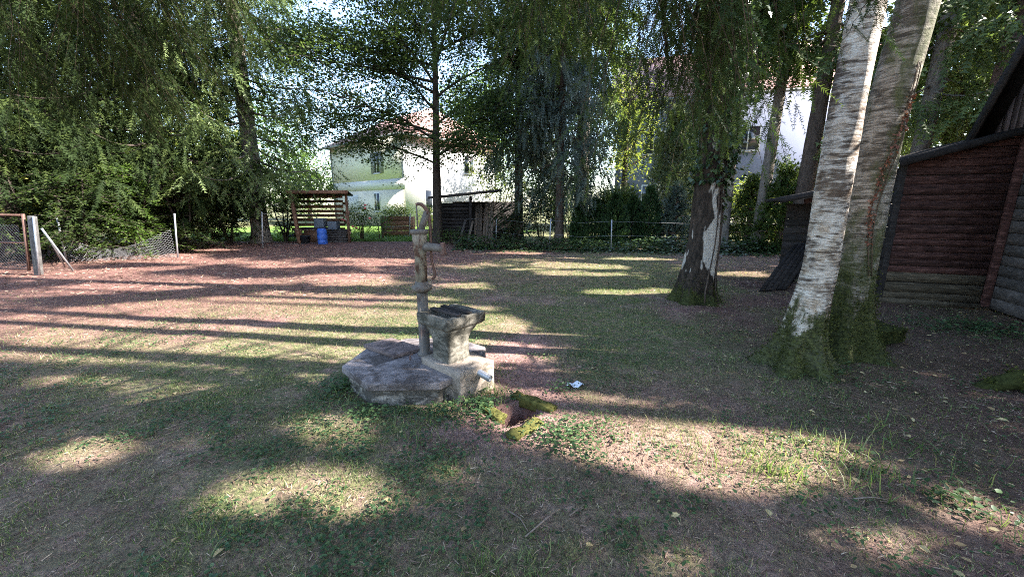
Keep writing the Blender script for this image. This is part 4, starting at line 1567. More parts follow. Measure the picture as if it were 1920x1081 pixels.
YS = 16.4
fl, fr = at(562, 458, YS), at(640, 452, YS + .5)
sw = thing('slatted_woodshed', 'open brown wood store with slatted back and flat roof beyond the fence', 'shed', ((fl[0] + fr[0]) / 2, YS, 0))
part(sw, 'front_post', beam((fl[0], YS, -.05), at(546, 362, YS), .12, .12), M['slatwood'])
part(sw, 'front_post', beam((fr[0] + .35, YS + .5, -.05), at(648, 358, YS + .4), .10, .10), M['slatwood'])
BK = YS + 1.9
bl, brr = at(553, 450, BK)[0], at(646, 450, BK)[0]
for k, f in enumerate((0, .35, .7, 1.)):
    x_ = bl + (brr - bl) * f
    part(sw, 'back_post', beam((x_, BK, -.05), (x_, BK, 2.25), .09, .09), M['slatwood'])
z_ = .30
k = 0
while z_ < 2.15:
    h_ = rng.uniform(.10, .15)
    part(sw, 'slat', beam((bl - .05, BK - .06 + rng.uniform(-.008, .008), z_ + rng.uniform(-.01, .01)), (brr + .1, BK - .06, z_ + rng.uniform(-.015, .015)), h_, .025), M['slatwood'])
    z_ += h_ + rng.uniform(.05, .11)
r0, r1 = at(538, 357, YS - .3), at(655, 357, YS - .1)
zr_ = r0[2]
rv = np.array([(r0[0], YS - .35, zr_ - .06), (r1[0], YS - .25, zr_ - .06), (brr + .45, BK + .3, zr_ - .16), (bl - .35, BK + .3, zr_ - .16)])
part(sw, 'roof', (np.concatenate([rv, rv + [0, 0, .05]]), BOXF), M['felt'])
part(sw, 'fascia', beam((r0[0], YS - .37, zr_ - .06), (r1[0], YS - .27, zr_ - .06), .13, .03), M['slatwood'])
part(sw, 'side_rail', beam((fl[0], YS, .5), (bl, BK, .5), .1, .03), M['slatwood'])
for k, z_ in enumerate((.5, .9, 1.3, 1.7)):
    part(sw, 'side_slat', beam((r1[0] - .25, YS + .3, z_), (brr + .05, BK, z_), .11, .025), M['slatwood'])
# stacked boards: a pile lying in the shed at the right
bx = at(633, 445, YS + .9)
pile = thing('board_pile', 'stack of grey boards lying in the right half of the wood store', 'boards', (bx[0], bx[1], 0))
for k in range(8):
    part(pile, 'board', box((bx[0] + rng.uniform(-.06, .06), bx[1], .06 + k * .072), 1.0, .5, .055, (1, rng.uniform(-.05, .05))), M['oldwood'])
bx2 = at(590, 440, YS + .9)
tb = thing('work_table', 'low wooden bench with pale top in the left half of the wood store', 'bench', (bx2[0], bx2[1], 0))
part(tb, 'top', box((bx2[0], bx2[1], .66), 1.2, .6, .05), M['oldwood'])
for sx in (-.5, .5):
    part(tb, 'leg', box((bx2[0] + sx, bx2[1] - .2, .32), .08, .08, .63), M['slatwood'])
part(tb, 'panel', box((bx2[0] + .05, bx2[1] - .1, .33), .9, .03, .55), M['slatwood'])
bc = gp(605, 451)
bc[1] = YS + .05
bc[0] = at(605, 450, YS + .05)[0]
bar = thing('blue_barrel', 'bright blue plastic barrel standing in front of the wood store', 'barrel', (bc[0], bc[1], 0))
part(bar, 'body', lathe((bc[0], bc[1], 0), [(0.160, .02), (0.188, .05), (0.192, .2), (0.180, .22), (0.192, .24), (0.196, .42), (0.184, .44), (0.196, .46), (0.188, .62), (0.160, .66)], 22), M['bluebarrel'], True)
part(bar, 'lid', lathe((bc[0], bc[1], 0), [(0.164, .655), (0.168, .69), (0.136, .70)], 22), M['bluebarrel'], True)
p = at(572, 447, YS + .15)
solo('black_tub', lathe((p[0], p[1], 0), [(.16, 0), (.20, .36), (.22, .37), (.22, .39), (.19, .38), (.15, .05)], 18), M['black'],
     'black plastic tub left of the blue barrel', 'tub', loc=(p[0], p[1], 0), smooth=True)
for (u, v, w_, h_, mt, lab) in ((601, 414, .42, .38, 'bin', 'grey patterned sack lying on the bench above the blue barrel'),
                                (625, 415, .40, .34, 'bin', 'dark blue crate on the board pile in the wood store')):
    p = at(u, v, YS + .85)
    bevel(solo('crate' if u > 610 else 'sack', rough(box((p[0], p[1], .70 + h_ / 2 if u < 610 else .61 + h_ / 2), w_, .4, h_), .02, 5, 3, u), M[mt], lab, 'crate' if u > 610 else 'sack', loc=(p[0], p[1], .65)), .02)

# ------------------------------------------------------------------ dark log shed
YD = 17.6
la, lb = at(812, 372, YD), at(930, 358, YD - .4)
ls = thing('log_shed', 'dark old log shed with sagging roof right of the slim tree', 'shed', (at(860, 447, YD)[0], YD, 0))
rv = np.array([la + [-.15, -.3, 0], lb + [.2, -.3, 0], lb + [.2, 2.4, .05], la + [-.15, 2.4, .05]])
part(ls, 'roof', (np.concatenate([rv, rv + [0, 0, .07]]), BOXF), M['felt'])
part(ls, 'fascia', beam(la + (-.15, -.32, .02), lb + (.2, -.32, .02), .10, .03), M['oldwood'])
xl, xm, xr = at(822, 447, YD)[0], at(880, 447, YD)[0], at(927, 447, YD)[0]
for k in range(11):
    z_ = .08 + k * .155
    part(ls, 'log', tube([(xl, YD + .05, z_), ((xl + xm) / 2, YD + .05 + rng.uniform(-.01, .01), z_), (xm, YD + .05, z_)], .08, 8), M['logwood'], True)
part(ls, 'post', beam((xm + .05, YD - .05, 0), (xm + .1, YD - .05, la[2] + .1), .11, .11), M['logwood'])
part(ls, 'post', beam((xr, YD, 0), (xr, YD, lb[2] - .02), .1, .1), M['logwood'])
part(ls, 'back_wall', box(((xm + xr) / 2, YD + 1.9, .9), xr - xl + .6, .05, 1.8), M['logwood'])
for k in range(7):
    x_ = xm + .2 + k * .13
    part(ls, 'upright_plank', beam((x_, YD + .25, 0), (x_ + rng.uniform(.02, .14), YD + .9, 1.75 + rng.uniform(-.15, .1)), .11, .03, up=(1, 0, 0)), M['plankpale'])
for (a, b) in (((876, 447), (887, 414)), ((860, 440), (873, 412))):
    p0, p1 = at(*a, YD - .3), at(*b, YD - .1)
    solo('leaning_board', beam((p0[0], p0[1], 0), p1, .09, .03, up=(1, 0, 0)), M['plankpale'] if a[0] > 870 else M['oldwood'],
         'reddish board leaning on the log shed wall by its post' if a[0] > 870 else 'thin grey lath leaning on the log shed wall', 'board', loc=(p0[0], p0[1], 0))

# ------------------------------------------------------------------ houses
def wallquad(p0, p1, z0, z1, th, n):
    """wall slab between plan points p0 and p1, thickness th inwards (against n)"""
    p0, p1, n = np.array(p0), np.array(p1), np.array(n)
    V = []
    for z_ in (z0, z1):
        for q in (p0, p1, p1 - n * th, p0 - n * th):
            V.append((q[0], q[1], z_))
    return np.array(V), BOXF


def window(parent, p0, dirv, n, a, z, w, h, frame='frame', pane='glass', shutters=False):
    c = np.array([p0[0] + dirv[0] * a, p0[1] + dirv[1] * a, z])
    nn, dd = np.array([*n, 0]), np.array([*dirv, 0])
    o = part(parent, 'window', box(c + nn * .02, w, .07, h, dirv), M[frame])
    part(o, 'pane', box(c + nn * .06, w - .14, .02, h - .14, dirv), M[pane])
    part(o, 'mullion', box(c + nn * .075, .05, .02, h - .14, dirv), M[frame])
    part(o, 'sill', box(c + nn * .08 + (0, 0, -h / 2 - .03), w + .1, .16, .05, dirv), M['white'])
    if shutters:
        for s_ in (-1, 1):
            part(o, 'shutter', box(c + nn * .05 + dd * s_ * (w / 2 + .22), .4, .05, h, dirv), M['shutter'])
    return o


HA = np.array([-7.9, 30.])
da, db = np.array([-.75, .661]), np.array([.661, .75])
na, nb2 = np.array([-.661, -.75]), np.array([.75, -.661])
houseA = thing('yellow_house', 'two-storey pale yellow house with red tiled roof behind the left sheds', 'house', (HA[0], HA[1], 0))
LA, LB = 11.5, 9.5
pl, pr = HA + da * LA, HA + db * LB
part(houseA, 'wall', wallquad(HA, pl, 3.6, 6.7, .3, na), M['yellow'], label='pale yellow upper wall')
part(houseA, 'wall', wallquad(HA + na * .02, pl + na * .02, 2.85, 3.6, .3, na), M['white'], label='white band of wall')
part(houseA, 'wall', wallquad(HA, pl, -.1, 2.85, .3, na), M['beige'], label='beige ground floor wall')
part(houseA, 'wall', wallquad(HA + nb2 * .01, pr + nb2 * .01, -.1, 6.7, .3, nb2), M['white'], label='white side wall in the sun')
pb = pl + db * LB
part(houseA, 'wall', wallquad(pl, pb, -.1, 6.7, .3, -nb2), M['yellow'])
part(houseA, 'wall', wallquad(pr, pb, -.1, 6.7, .3, -na), M['yellow'])
ov = .7
c00, c10, c01, c11 = HA - da * ov - db * ov, pl + da * ov - db * ov, pr - da * ov + db * ov, pb + da * ov + db * ov
mA, mB = HA + db * LB / 2 + da * 2.6, pl + db * LB / 2 - da * 2.6
V = [(*c00, 6.62), (*c10, 6.62), (*c11, 6.62), (*c01, 6.62), (*mA, 9.6), (*mB, 9.6)]
part(houseA, 'roof', (np.array(V), [[0, 1, 5, 4], [1, 2, 5], [2, 3, 4, 5], [3, 0, 4], [3, 2, 1, 0]]), M['tiles'])
for (p0, p1) in ((c00, c10), (c00, c01)):
    part(houseA, 'gutter', beam((*p0, 6.57), (*p1, 6.57), .14, .14), M['shutter'])
window(houseA, HA, da, na, 3.6, 4.9, .9, 1.6, shutters=True)
window(houseA, HA, da, na, 3.9, 1.9, .85, 1.5)
window(houseA, HA, da, na, 8.1, 1.8, 2.2, 1.4, pane='white')
window(houseA, HA, db, nb2, 2.4, 1.9, 1.3, 1.9)
window(houseA, HA, db, nb2, 6.4, 5.0, 1.1, 1.5)
part(houseA, 'downpipe', tube([(*(pl - da * .2 + na * .08), 0), (*(pl - da * .2 + na * .08), 6.5)], .05, 8), M['shutter'], True)

houseB = thing('white_house', 'tall cool-white house with red roof behind the birches', 'house', (13, 24.2, 0))
q0, q1 = np.array([6.6, 26.2]), np.array([20.5, 21.8])
db_ = (q1 - q0) / np.linalg.norm(q1 - q0)
nbk = np.array([db_[1], -db_[0]])
LBn = np.linalg.norm(q1 - q0)
dep = -nbk * 10
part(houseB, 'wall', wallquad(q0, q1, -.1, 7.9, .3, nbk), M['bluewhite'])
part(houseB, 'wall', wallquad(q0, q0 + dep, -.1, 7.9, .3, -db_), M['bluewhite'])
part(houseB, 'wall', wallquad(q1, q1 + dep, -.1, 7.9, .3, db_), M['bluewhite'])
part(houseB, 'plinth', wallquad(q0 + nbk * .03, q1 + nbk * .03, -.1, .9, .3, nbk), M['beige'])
e0, e1 = q0 - db_ * .6 + nbk * .7, q1 + db_ * .6 + nbk * .7
f0, f1 = q0 - db_ * .6 + dep - nbk * .7, q1 + db_ * .6 + dep - nbk * .7
m0, m1 = (e0 + f0) / 2, (e1 + f1) / 2
V = np.array([(*e0, 7.7), (*e1, 7.7), (*m1, 11.6), (*m0, 11.6), (*f0, 7.7), (*f1, 7.7)])
V = np.concatenate([V, V + [0, 0, .15]])
part(houseB, 'roof', (V, [[0, 1, 2, 3], [3, 2, 5, 4], [9, 8, 7, 6], [10, 11, 8, 9], [0, 6, 7, 1], [4, 5, 11, 10], [0, 3, 9, 6], [3, 4, 10, 9], [1, 7, 8, 2], [2, 8, 11, 5]]), M['tiles'])
part(houseB, 'gable', (np.array([(*(q0), 7.8), (*(q0 + dep), 7.8), (*((q0 + q0 + dep) / 2), 11.3)]), [[0, 1, 2]]), M['bluewhite'])
part(houseB, 'gutter', beam((*e0, 7.66), (*e1, 7.66), .14, .14), M['shutter'])
for a in (2.2, 7.3, 11.6):
    window(houseB, q0, db_, nbk, a, 5.4, 1.3, 1.4)
for a in (2.2, 7.3, 11.6):
    window(houseB, q0, db_, nbk, a, 2.3, 1.1, 1.2)

# garden lawn and path by the yellow house
gl_ = [(-14, 17.6), (-2.5, 17.6), (2, 26), (-5, 29.5), (-16, 34), (-22, 26)]
lawn = solo('garden_lawn', (np.array([(x_, y_, .075) for x_, y_ in gl_]), [list(range(len(gl_)))]), M['lawn'], kind='structure')
x, y = rng.uniform(-13, -2, 9000), 17.6 + rng.random(9000) ** 1.5 * 10
k = inpoly(x, y, gl_)
P_ = np.stack([x[k], y[k], np.full(k.sum(), .07)], 1)
n = len(P_)
V, Fa, r = scatter(BLADE[0], BLADE[1], P_, stand(n, .4), np.stack([np.full(n, .5), np.full(n, .14), rng.uniform(.06, .16, n)], 1))
solo('garden_grass_blades', (V, Fa), M['leaf_mid'], 'bright green mown grass in front of the yellow house', 'grass', attr={'rnd': r}, kind='stuff')


# ------------------------------------------------------------------ garden shrubs
def shrub(name, label, c, rx, ry, rz, nclump, nleaf, leaf, mat, stems=5, cat='shrub', group=None, z0=.1, tmpl=LEAF2, stem_mat='twigwood', flat=.8):
    c = np.array([c[0], c[1], 0.])
    t = thing(name, label, cat, c, group)
    d = randdir(nclump)
    rad = rng.random(nclump) ** .45
    C = c + d * rad[:, None] * [rx, ry, rz] + [0, 0, rz + z0]
    P = C.repeat(nleaf, 0) + rng.normal(0, 1, (nclump * nleaf, 3)) * [.16, .16, .16 * flat]
    P = P[P[:, 2] > .03]
    n = len(P)
    if tmpl is LEAF2:
        a = rng.uniform(0, 2 * math.pi, n)
        D = np.stack([np.cos(a), np.sin(a), rng.normal(-.2, .4, n)], 1)
    else:
        D = (P - c - [0, 0, rz * .4]) * [1, 1, .6] + rng.normal(0, .4, (n, 3))
    foliage(t, 'foliage', tmpl, P, frames(D, rng.normal(0, .6, n)), rng.uniform(.7, 1.3, n) * leaf, M[mat])
    vf = []
    for k in range(stems):
        a = rng.uniform(0, 6.28)
        tip = c + np.array([math.cos(a) * rx * .5, math.sin(a) * ry * .5, rz * 1.3 + z0])
        vf.append(tube([c + np.array([math.cos(a), math.sin(a), 0]) * .08, (c + tip) / 2 + [0, 0, .1], tip], [.03, .02, .008], 5))
    part(t, 'stems', join(*vf), M[stem_mat], True)
    return t


def atg(u, Y):
    return at(u, 440, Y)[:2]


# rose bush with pink blooms
p = atg(676, 18.2)
rb = shrub('rose_bush', 'leafy rose bush with pink blooms behind the fence beside the wood store', p, .75, .6, .75, 130, 16, .075, 'leaf_mid', 4, z0=.35)
for k in range(9):
    d_ = randdir(1)[0]
    d_[1] = -abs(d_[1])
    q = np.array([p[0], p[1], 1.1]) + d_ * [.75, .6, .7]
    part(rb, 'bloom', rough(lathe(q, [(.02, -.04), (.065, -.01), (.06, .03), (.02, .05)], 8), .012, 20, 0, k), M['flower'], True)
p = atg(715, 18.6)
shrub('rose_bush', 'smaller rose bush with bare lower stems right of the large one', p, .5, .5, .62, 70, 14, .07, 'leaf_mid', 4, z0=.35)
# planter with pale shrub
p = at(748, 440, 21)
pln = thing('planter_box', 'brown board planter on the lawn before the yellow house', 'planter', (p[0], p[1], 0))
for k in range(4):
    part(pln, 'board', box((p[0], p[1] - .45, .24 + k * .24), 1.5, .04, .225), M['slatwood'])
for s_ in (-1, 1):
    part(pln, 'side', box((p[0] + s_ * .76, p[1], .56), .03, .88, .98), M['slatwood'])
part(pln, 'soil', box((p[0], p[1], .86), 1.44, .84, .06), M['soil'])
t = shrub('hydrangea', 'pale green flowering shrub growing in the brown planter', (p[0], p[1]), .8, .5, .38, 120, 14, .09, 'leaf_lime', 4, z0=.9)
p = atg(815, 22.5)
shrub('garden_shrub', 'light green shrub between the planter and the slim tree', p, 1.0, .7, .75, 140, 14, .085, 'leaf_lime', 4)
p = atg(905, 19.5)
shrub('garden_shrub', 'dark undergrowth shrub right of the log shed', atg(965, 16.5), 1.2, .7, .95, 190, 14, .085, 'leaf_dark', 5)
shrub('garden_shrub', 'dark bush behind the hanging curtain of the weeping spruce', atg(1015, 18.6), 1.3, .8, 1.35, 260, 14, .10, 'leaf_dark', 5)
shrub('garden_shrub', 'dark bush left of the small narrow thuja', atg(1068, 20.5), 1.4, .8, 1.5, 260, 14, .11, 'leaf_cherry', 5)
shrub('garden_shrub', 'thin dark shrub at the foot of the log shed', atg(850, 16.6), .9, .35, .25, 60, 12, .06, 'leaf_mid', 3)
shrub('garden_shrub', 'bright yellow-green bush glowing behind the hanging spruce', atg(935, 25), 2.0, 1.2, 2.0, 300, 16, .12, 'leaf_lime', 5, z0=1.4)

# thuja cones
def thuja(u, vt, Y, w, label):
    c = atg(u, Y)
    h = at(u, vt, Y)[2]
    t = thing('thuja', label, 'thuja', (c[0], c[1], 0), 'cone-shaped thujas behind the fence')
    n = 1500
    z_ = rng.random(n) ** 1.25 * h
    f = np.clip(z_ / h, 0, 1)
    rr = w * np.sin(np.pi * np.clip((1 - f) * .62 + .0, 0, 1)) ** .9 * rng.uniform(.75, 1.08, n)
    a = rng.uniform(0, 6.283, n)
    P = np.stack([c[0] + rr * np.cos(a), c[1] + rr * np.sin(a), z_], 1)
    D = np.stack([np.cos(a) * .6, np.sin(a) * .6, np.full(n, 1.1)], 1) + rng.normal(0, .3, (n, 3))
    foliage(t, 'foliage', SPRAY_FAR, P, frames(D, rng.uniform(0, 3, n)), rng.uniform(.14, .26, n), M['thuja'])
    part(t, 'trunk', tube([(c[0], c[1], -.05), (c[0], c[1], h * .9)], [.05, .01], 6), M['bark_dark'], True)


for u, vt, Y, w, lab in ((1086, 386, 16.2, .32, 'narrow small thuja cone left of the row of larger ones'),
                         (1115, 379, 16.6, .46, 'leftmost broad dark thuja cone of the row of four'),
                         (1152, 368, 16.3, .50, 'second thuja cone from the left, behind a steel post'),
                         (1184, 374, 16.8, .44, 'third thuja cone of the row, slightly shorter than its right neighbour'),
                         (1215, 354, 16.5, .48, 'tallest thuja cone at the right end of the row')):
    thuja(u, vt, Y, w, lab)
shrub('globe_thuja', 'rounded green cypress bush rising behind the thuja cones', atg(1150, 18.6), 1.0, .8, 1.15, 200, 12, .3, 'needles_light', 3, tmpl=SPRAY_FAR)

# loose light cypress
def cypress(name, label, c, h, w, n, mat, tw=.42, z0=.5):
    t = thing(name, label, 'tree', (c[0], c[1], 0))
    z_ = z0 + (h - z0) * rng.random(n)
    f = (z_ - z0) / (h - z0)
    nlayer = 12
    lay_ = np.floor(f * nlayer)
    a = rng.uniform(0, 6.283, n)
    blob = .6 + .5 * vnoise(a * 1.6 + lay_ * 7.3, lay_ * 3.1, 5)
    rr = w * (1 - f * .85) * blob * rng.random(n) ** .4
    P = np.stack([c[0] + rr * np.cos(a), c[1] + rr * np.sin(a), z_ - rr * .25 + (vnoise(a * 2, lay_, 9) - .5) * .5], 1)
    P = P[P[:, 2] > .1]
    n = len(P)
    D = np.stack([P[:, 0] - c[0], P[:, 1] - c[1], rng.normal(-.1, .4, n)], 1) + rng.normal(0, .35, (n, 3))
    foliage(t, 'crown', SPRAY_FAR, P, frames(D, rng.normal(0, .7, n)), rng.uniform(.6, 1.2, n) * tw, M[mat])
    vf = [trunk([(c[0], c[1], -.05, .11), (c[0] + .05, c[1], h * .5, .08), (c[0], c[1], h, .02)], seg=10, flare=.4, step=.2)]
    for k in range(18):
        a_ = k * 2.4
        zz = z0 + (h - z0) * k / 20
        pts, rad = limb((c[0], c[1], zz), (math.cos(a_), math.sin(a_), .05), w * (1 - k / 24), .03, .2, 4)
        vf.append(tube(pts, rad, 4))
    part(t, 'trunk', join(*vf), M['bark_red'], True)


c = atg(1255, 18.5)
cypress('false_cypress', 'loose pale grey-green cypress standing left of the ivy birch', c, 5.6, 1.8, 3000, 'cypress')
cypress('young_spruce', 'low blue-green conifer between the thujas and the ivy birch', atg(1262, 16.3), 2.3, 1.0, 1100, 'needles_blue', .3, .1)
cypress('yew_bush', 'sunlit green yew bush between the two thin trunks right of the ivy birch', atg(1400, 15.6), 2.6, 1.1, 1400, 'needles', .3, .1)
cypress('yew_bush', 'dark layered yew bush left of the low woodshed roof', atg(1462, 14.2), 2.9, 1.3, 1700, 'needles', .34, .1)
cypress('yew_bush', 'light feathery conifer bush rising above the low woodshed roof', atg(1505, 16.0), 3.6, 1.5, 1500, 'needles_light', .34, .3)
shrub('garden_shrub', 'yellow-green leafy shrub lit by the sun behind the ivy birch', atg(1385, 19.5), 1.3, .9, 1.5, 190, 14, .11, 'leaf_lime', 4)
shrub('garden_shrub', 'bright shrub beneath the white house, right of the thin trunk', atg(1450, 20), 1.6, .9, 1.3, 200, 14, .11, 'leaf_lime', 4)

# ivy ground cover along the fence
n = 11000
u_ = rng.uniform(0, 1, n)
x = -2.2 + u_ * 12.5
yc = np.interp(x, [-2, 2, 5, 10.3], [15.3, 14.9, 14.3, 13.6])
y = yc + rng.normal(0, .55, n)
hh = rng.random(n) ** 1.5 * (.18 + .42 * fbm(x * 1.2, y * 1.2, 13)) * np.clip(1.3 - np.abs(y - yc - .3), .1, 1)
P_ = np.stack([x, y, hh + .02], 1)
V, Fa, r = scatter(IVYLEAF[0], IVYLEAF[1], P_, lay(n), rng.uniform(.06, .13, n))
TRI_COUNT += len(Fa)
solo('ivy_ground_cover', (V, Fa), M['ivy'], 'dark ivy carpet along the foot of the back fence', 'ivy', attr={'rnd': r}, kind='stuff')

# ------------------------------------------------------------------ hedge plants behind the left fence: layered hornbeam
def hornbeam(label, c, h, w, nplate, mat='leaf_dark', nleaf=110, leaf=.085, z0=.25):
    t = thing('hornbeam', label, 'shrub', (c[0], c[1], 0), 'layered shrubs behind the left fence')
    vf, Ps = [], []
    for k in range(4):
        a = k * 1.6
        pts, rad = limb((c[0], c[1], -.05), (math.cos(a) * .25, math.sin(a) * .25, 1), h * .95, .05, 0, 6)
        vf.append(tube(pts, rad, 6))
    for k in range(nplate):
        z_ = z0 + (h - z0) * rng.random()
        a = rng.uniform(0, 6.283)
        L = w * rng.uniform(.5, 1.1) * (1 - .4 * z_ / h)
        s_ = rng.random(nleaf) ** .7
        lat = rng.normal(0, .22, nleaf) * (1.2 - s_)
        P = np.stack([c[0] + math.cos(a) * L * s_ - math.sin(a) * lat, c[1] + math.sin(a) * L * s_ + math.cos(a) * lat,
                      z_ + .12 * L * s_ - .30 * L * s_ ** 2 + rng.normal(0, .035, nleaf)], 1)
        Ps.append(P)
        vf.append(tube([(c[0], c[1], z_ - .1), (c[0] + math.cos(a) * L * .5, c[1] + math.sin(a) * L * .5, z_), (c[0] + math.cos(a) * L, c[1] + math.sin(a) * L, z_ - .18 * L)], [.02, .012, .004], 4))
    P = np.concatenate(Ps)
    P = P[P[:, 2] > .05]
    n = len(P)
    a = rng.uniform(0, 6.283, n)
    D = np.stack([np.cos(a), np.sin(a), rng.normal(-.12, .2, n)], 1)
    part(t, 'stems', join(*vf), M['bark_dark'], True)
    foliage(t, 'foliage', LEAF2, P, frames(D, rng.normal(0, .3, n)), rng.uniform(.7, 1.25, n) * leaf, M[mat])


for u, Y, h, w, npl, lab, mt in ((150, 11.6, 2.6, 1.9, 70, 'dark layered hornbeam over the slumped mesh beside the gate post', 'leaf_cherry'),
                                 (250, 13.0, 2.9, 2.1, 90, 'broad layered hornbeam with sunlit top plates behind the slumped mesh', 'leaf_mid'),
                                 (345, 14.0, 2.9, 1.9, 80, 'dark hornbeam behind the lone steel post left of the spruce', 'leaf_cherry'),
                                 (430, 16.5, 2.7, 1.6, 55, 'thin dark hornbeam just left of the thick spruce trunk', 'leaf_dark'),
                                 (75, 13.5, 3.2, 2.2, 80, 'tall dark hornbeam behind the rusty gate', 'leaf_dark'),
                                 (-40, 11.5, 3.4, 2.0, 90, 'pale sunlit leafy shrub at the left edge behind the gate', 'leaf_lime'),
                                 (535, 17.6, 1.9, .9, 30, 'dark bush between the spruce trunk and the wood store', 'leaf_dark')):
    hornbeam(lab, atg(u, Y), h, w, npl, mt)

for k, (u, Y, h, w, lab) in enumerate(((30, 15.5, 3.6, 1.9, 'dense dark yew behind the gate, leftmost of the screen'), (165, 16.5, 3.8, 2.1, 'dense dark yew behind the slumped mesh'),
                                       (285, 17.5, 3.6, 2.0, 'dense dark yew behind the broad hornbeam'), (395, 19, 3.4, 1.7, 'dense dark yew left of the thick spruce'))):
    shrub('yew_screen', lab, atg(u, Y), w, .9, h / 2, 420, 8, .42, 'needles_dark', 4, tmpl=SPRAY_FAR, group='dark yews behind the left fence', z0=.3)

# ------------------------------------------------------------------ trees
# slim tree before the yellow house
b = at(821, 447, 17.0)
lim = []
for (z_, dx, dy, dz, L) in ((3.3, -1, .2, .5, 4.4), (3.9, .8, -.3, .6, 3.4), (4.2, -.9, -.5, .65, 4.2), (4.8, .5, .8, .7, 3.6),
                            (5.3, -.7, .4, .8, 4.4), (5.8, .8, .2, .8, 3.8), (6.3, -.6, -.6, 1, 4.2), (6.9, .5, -.5, 1, 3.8), (7.6, -.5, .4, 1.3, 3.6), (8.2, .4, .2, 1.5, 3.2), 
                            (9.0, -.3, -.3, 1.3, 2.8), (7.0, -1, -.2, .35, 5.2), (8.2, -1, .2, .3, 5.0), (6.4, -1, -.3, .25, 5.4), (8.8, -.8, -.6, .5, 4.6), (7.4, .9, -.3, .4, 4.4), (9.4, .2, -.6, .8, 3.4), (4.5, -1., .1, .35, 4.8), (6.0, -1, .0, .55, 4.6), (3.6, .6, -.8, .3, 3.0)):
    lim.append(((b[0] + .02 * z_, b[1], z_), (dx, dy, dz), L, .055, .35))
broad_tree('cherry_tree', 'slim dark-leaved tree with a thin trunk in front of the yellow house', (b[0], b[1], 0),
           [(b[0], b[1], -.05, .20), (b[0] + .05, b[1], 3, .16), (b[0] + .15, b[1], 7, .11), (b[0] + .2, b[1], 11, .03)], lim,
           M['leaf_cherry'], M['bark_dark'], (.46, .46, .30), 3900, 22, .112, .5, cull=.5, sub=10)

# thick spruce left of the wood store, with sunlit hanging boughs
c = atg(490, 17.2)
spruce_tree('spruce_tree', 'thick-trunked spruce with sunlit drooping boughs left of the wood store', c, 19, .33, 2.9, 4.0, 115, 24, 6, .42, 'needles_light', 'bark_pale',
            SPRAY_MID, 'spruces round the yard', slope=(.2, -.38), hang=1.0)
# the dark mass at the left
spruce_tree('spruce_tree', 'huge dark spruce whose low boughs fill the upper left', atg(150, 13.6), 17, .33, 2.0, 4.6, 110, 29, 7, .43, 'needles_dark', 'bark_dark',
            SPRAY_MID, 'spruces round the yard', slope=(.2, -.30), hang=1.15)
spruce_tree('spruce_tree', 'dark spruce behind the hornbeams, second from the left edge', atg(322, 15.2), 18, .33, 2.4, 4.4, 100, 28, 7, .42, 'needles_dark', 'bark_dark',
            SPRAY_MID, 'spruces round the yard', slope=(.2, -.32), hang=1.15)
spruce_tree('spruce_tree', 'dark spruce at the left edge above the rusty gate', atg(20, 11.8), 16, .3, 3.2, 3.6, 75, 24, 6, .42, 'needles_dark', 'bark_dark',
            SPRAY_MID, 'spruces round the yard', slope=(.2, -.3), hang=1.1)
# hanging spruces in the middle back
spruce_tree('weeping_spruce', 'blue-grey weeping spruce with hanging curtains right of the log shed', atg(1048, 16.6), 15, .17, 2.3, 2.3, 80, 24, 6, .40, 'needles_blue', 'bark_spruce',
            SPRAY_MID, slope=(.1, -.5), hang=1.8, cull=.9)
spruce_tree('weeping_spruce', 'taller thin weeping spruce behind, between the slim tree and the curtained one', atg(972, 18.8), 17, .20, 3.6, 2.2, 70, 22, 6, .40, 'needles_blue', 'bark_dark',
            SPRAY_FAR, slope=(.1, -.5), hang=1.6, cull=.9)
spruce_tree('spruce_tree', 'stout pale-trunked spruce rising behind the thuja cones', atg(1088, 19.5), 17, .33, 7.0, 2.8, 55, 22, 5, .45, 'needles', 'bark_pale',
            SPRAY_FAR, 'spruces round the yard', cull=.9)
# thin trunks to the right
spruce_tree('spruce_tree', 'thin pale trunk standing just right of the ivy birch', atg(1357, 15.5), 16, .17, 7.5, 2.2, 40, 18, 5, .42, 'needles', 'bark_pale',
            SPRAY_FAR, 'spruces round the yard')
spruce_tree('spruce_tree', 'thin bare-stemmed spruce between the ivy birch and the dark trunk', atg(1420, 14.8), 17, .20, 6.8, 2.2, 45, 20, 5, .42, 'needles', 'bark_pale',
            SPRAY_FAR, 'spruces round the yard', lean=(.5, 0))
spruce_tree('spruce_tree', 'dark straight trunk left of the white birch before the white house', atg(1492, 13.5), 18, .25, 6.4, 2.5, 55, 22, 5, .42, 'needles', 'bark_spruce',
            SPRAY_FAR, 'spruces round the yard', lean=(.6, 0))
spruce_tree('spruce_tree', 'grey spruce trunk rising behind the lean-to roof', atg(1690, 11.5), 19, .22, 3.6, 2.7, 60, 24, 6, .42, 'needles_light', 'bark_pale',
            SPRAY_FAR, 'spruces round the yard', lean=(.4, 0))
spruce_tree('spruce_tree', 'reddish spruce trunk above the barn roof at the upper right', atg(1815, 10.4), 19, .30, 5.2, 3.0, 60, 24, 6, .42, 'needles_light', 'bark_red',
            SPRAY_FAR, 'spruces round the yard', lean=(.3, 0))
spruce_tree('spruce_tree', 'light green spruce curtain seen between the old birch and the barn', atg(1745, 15.5), 17, .25, 2.5, 3.2, 75, 26, 6, .45, 'needles_light', 'bark_spruce',
            SPRAY_FAR, 'spruces round the yard')

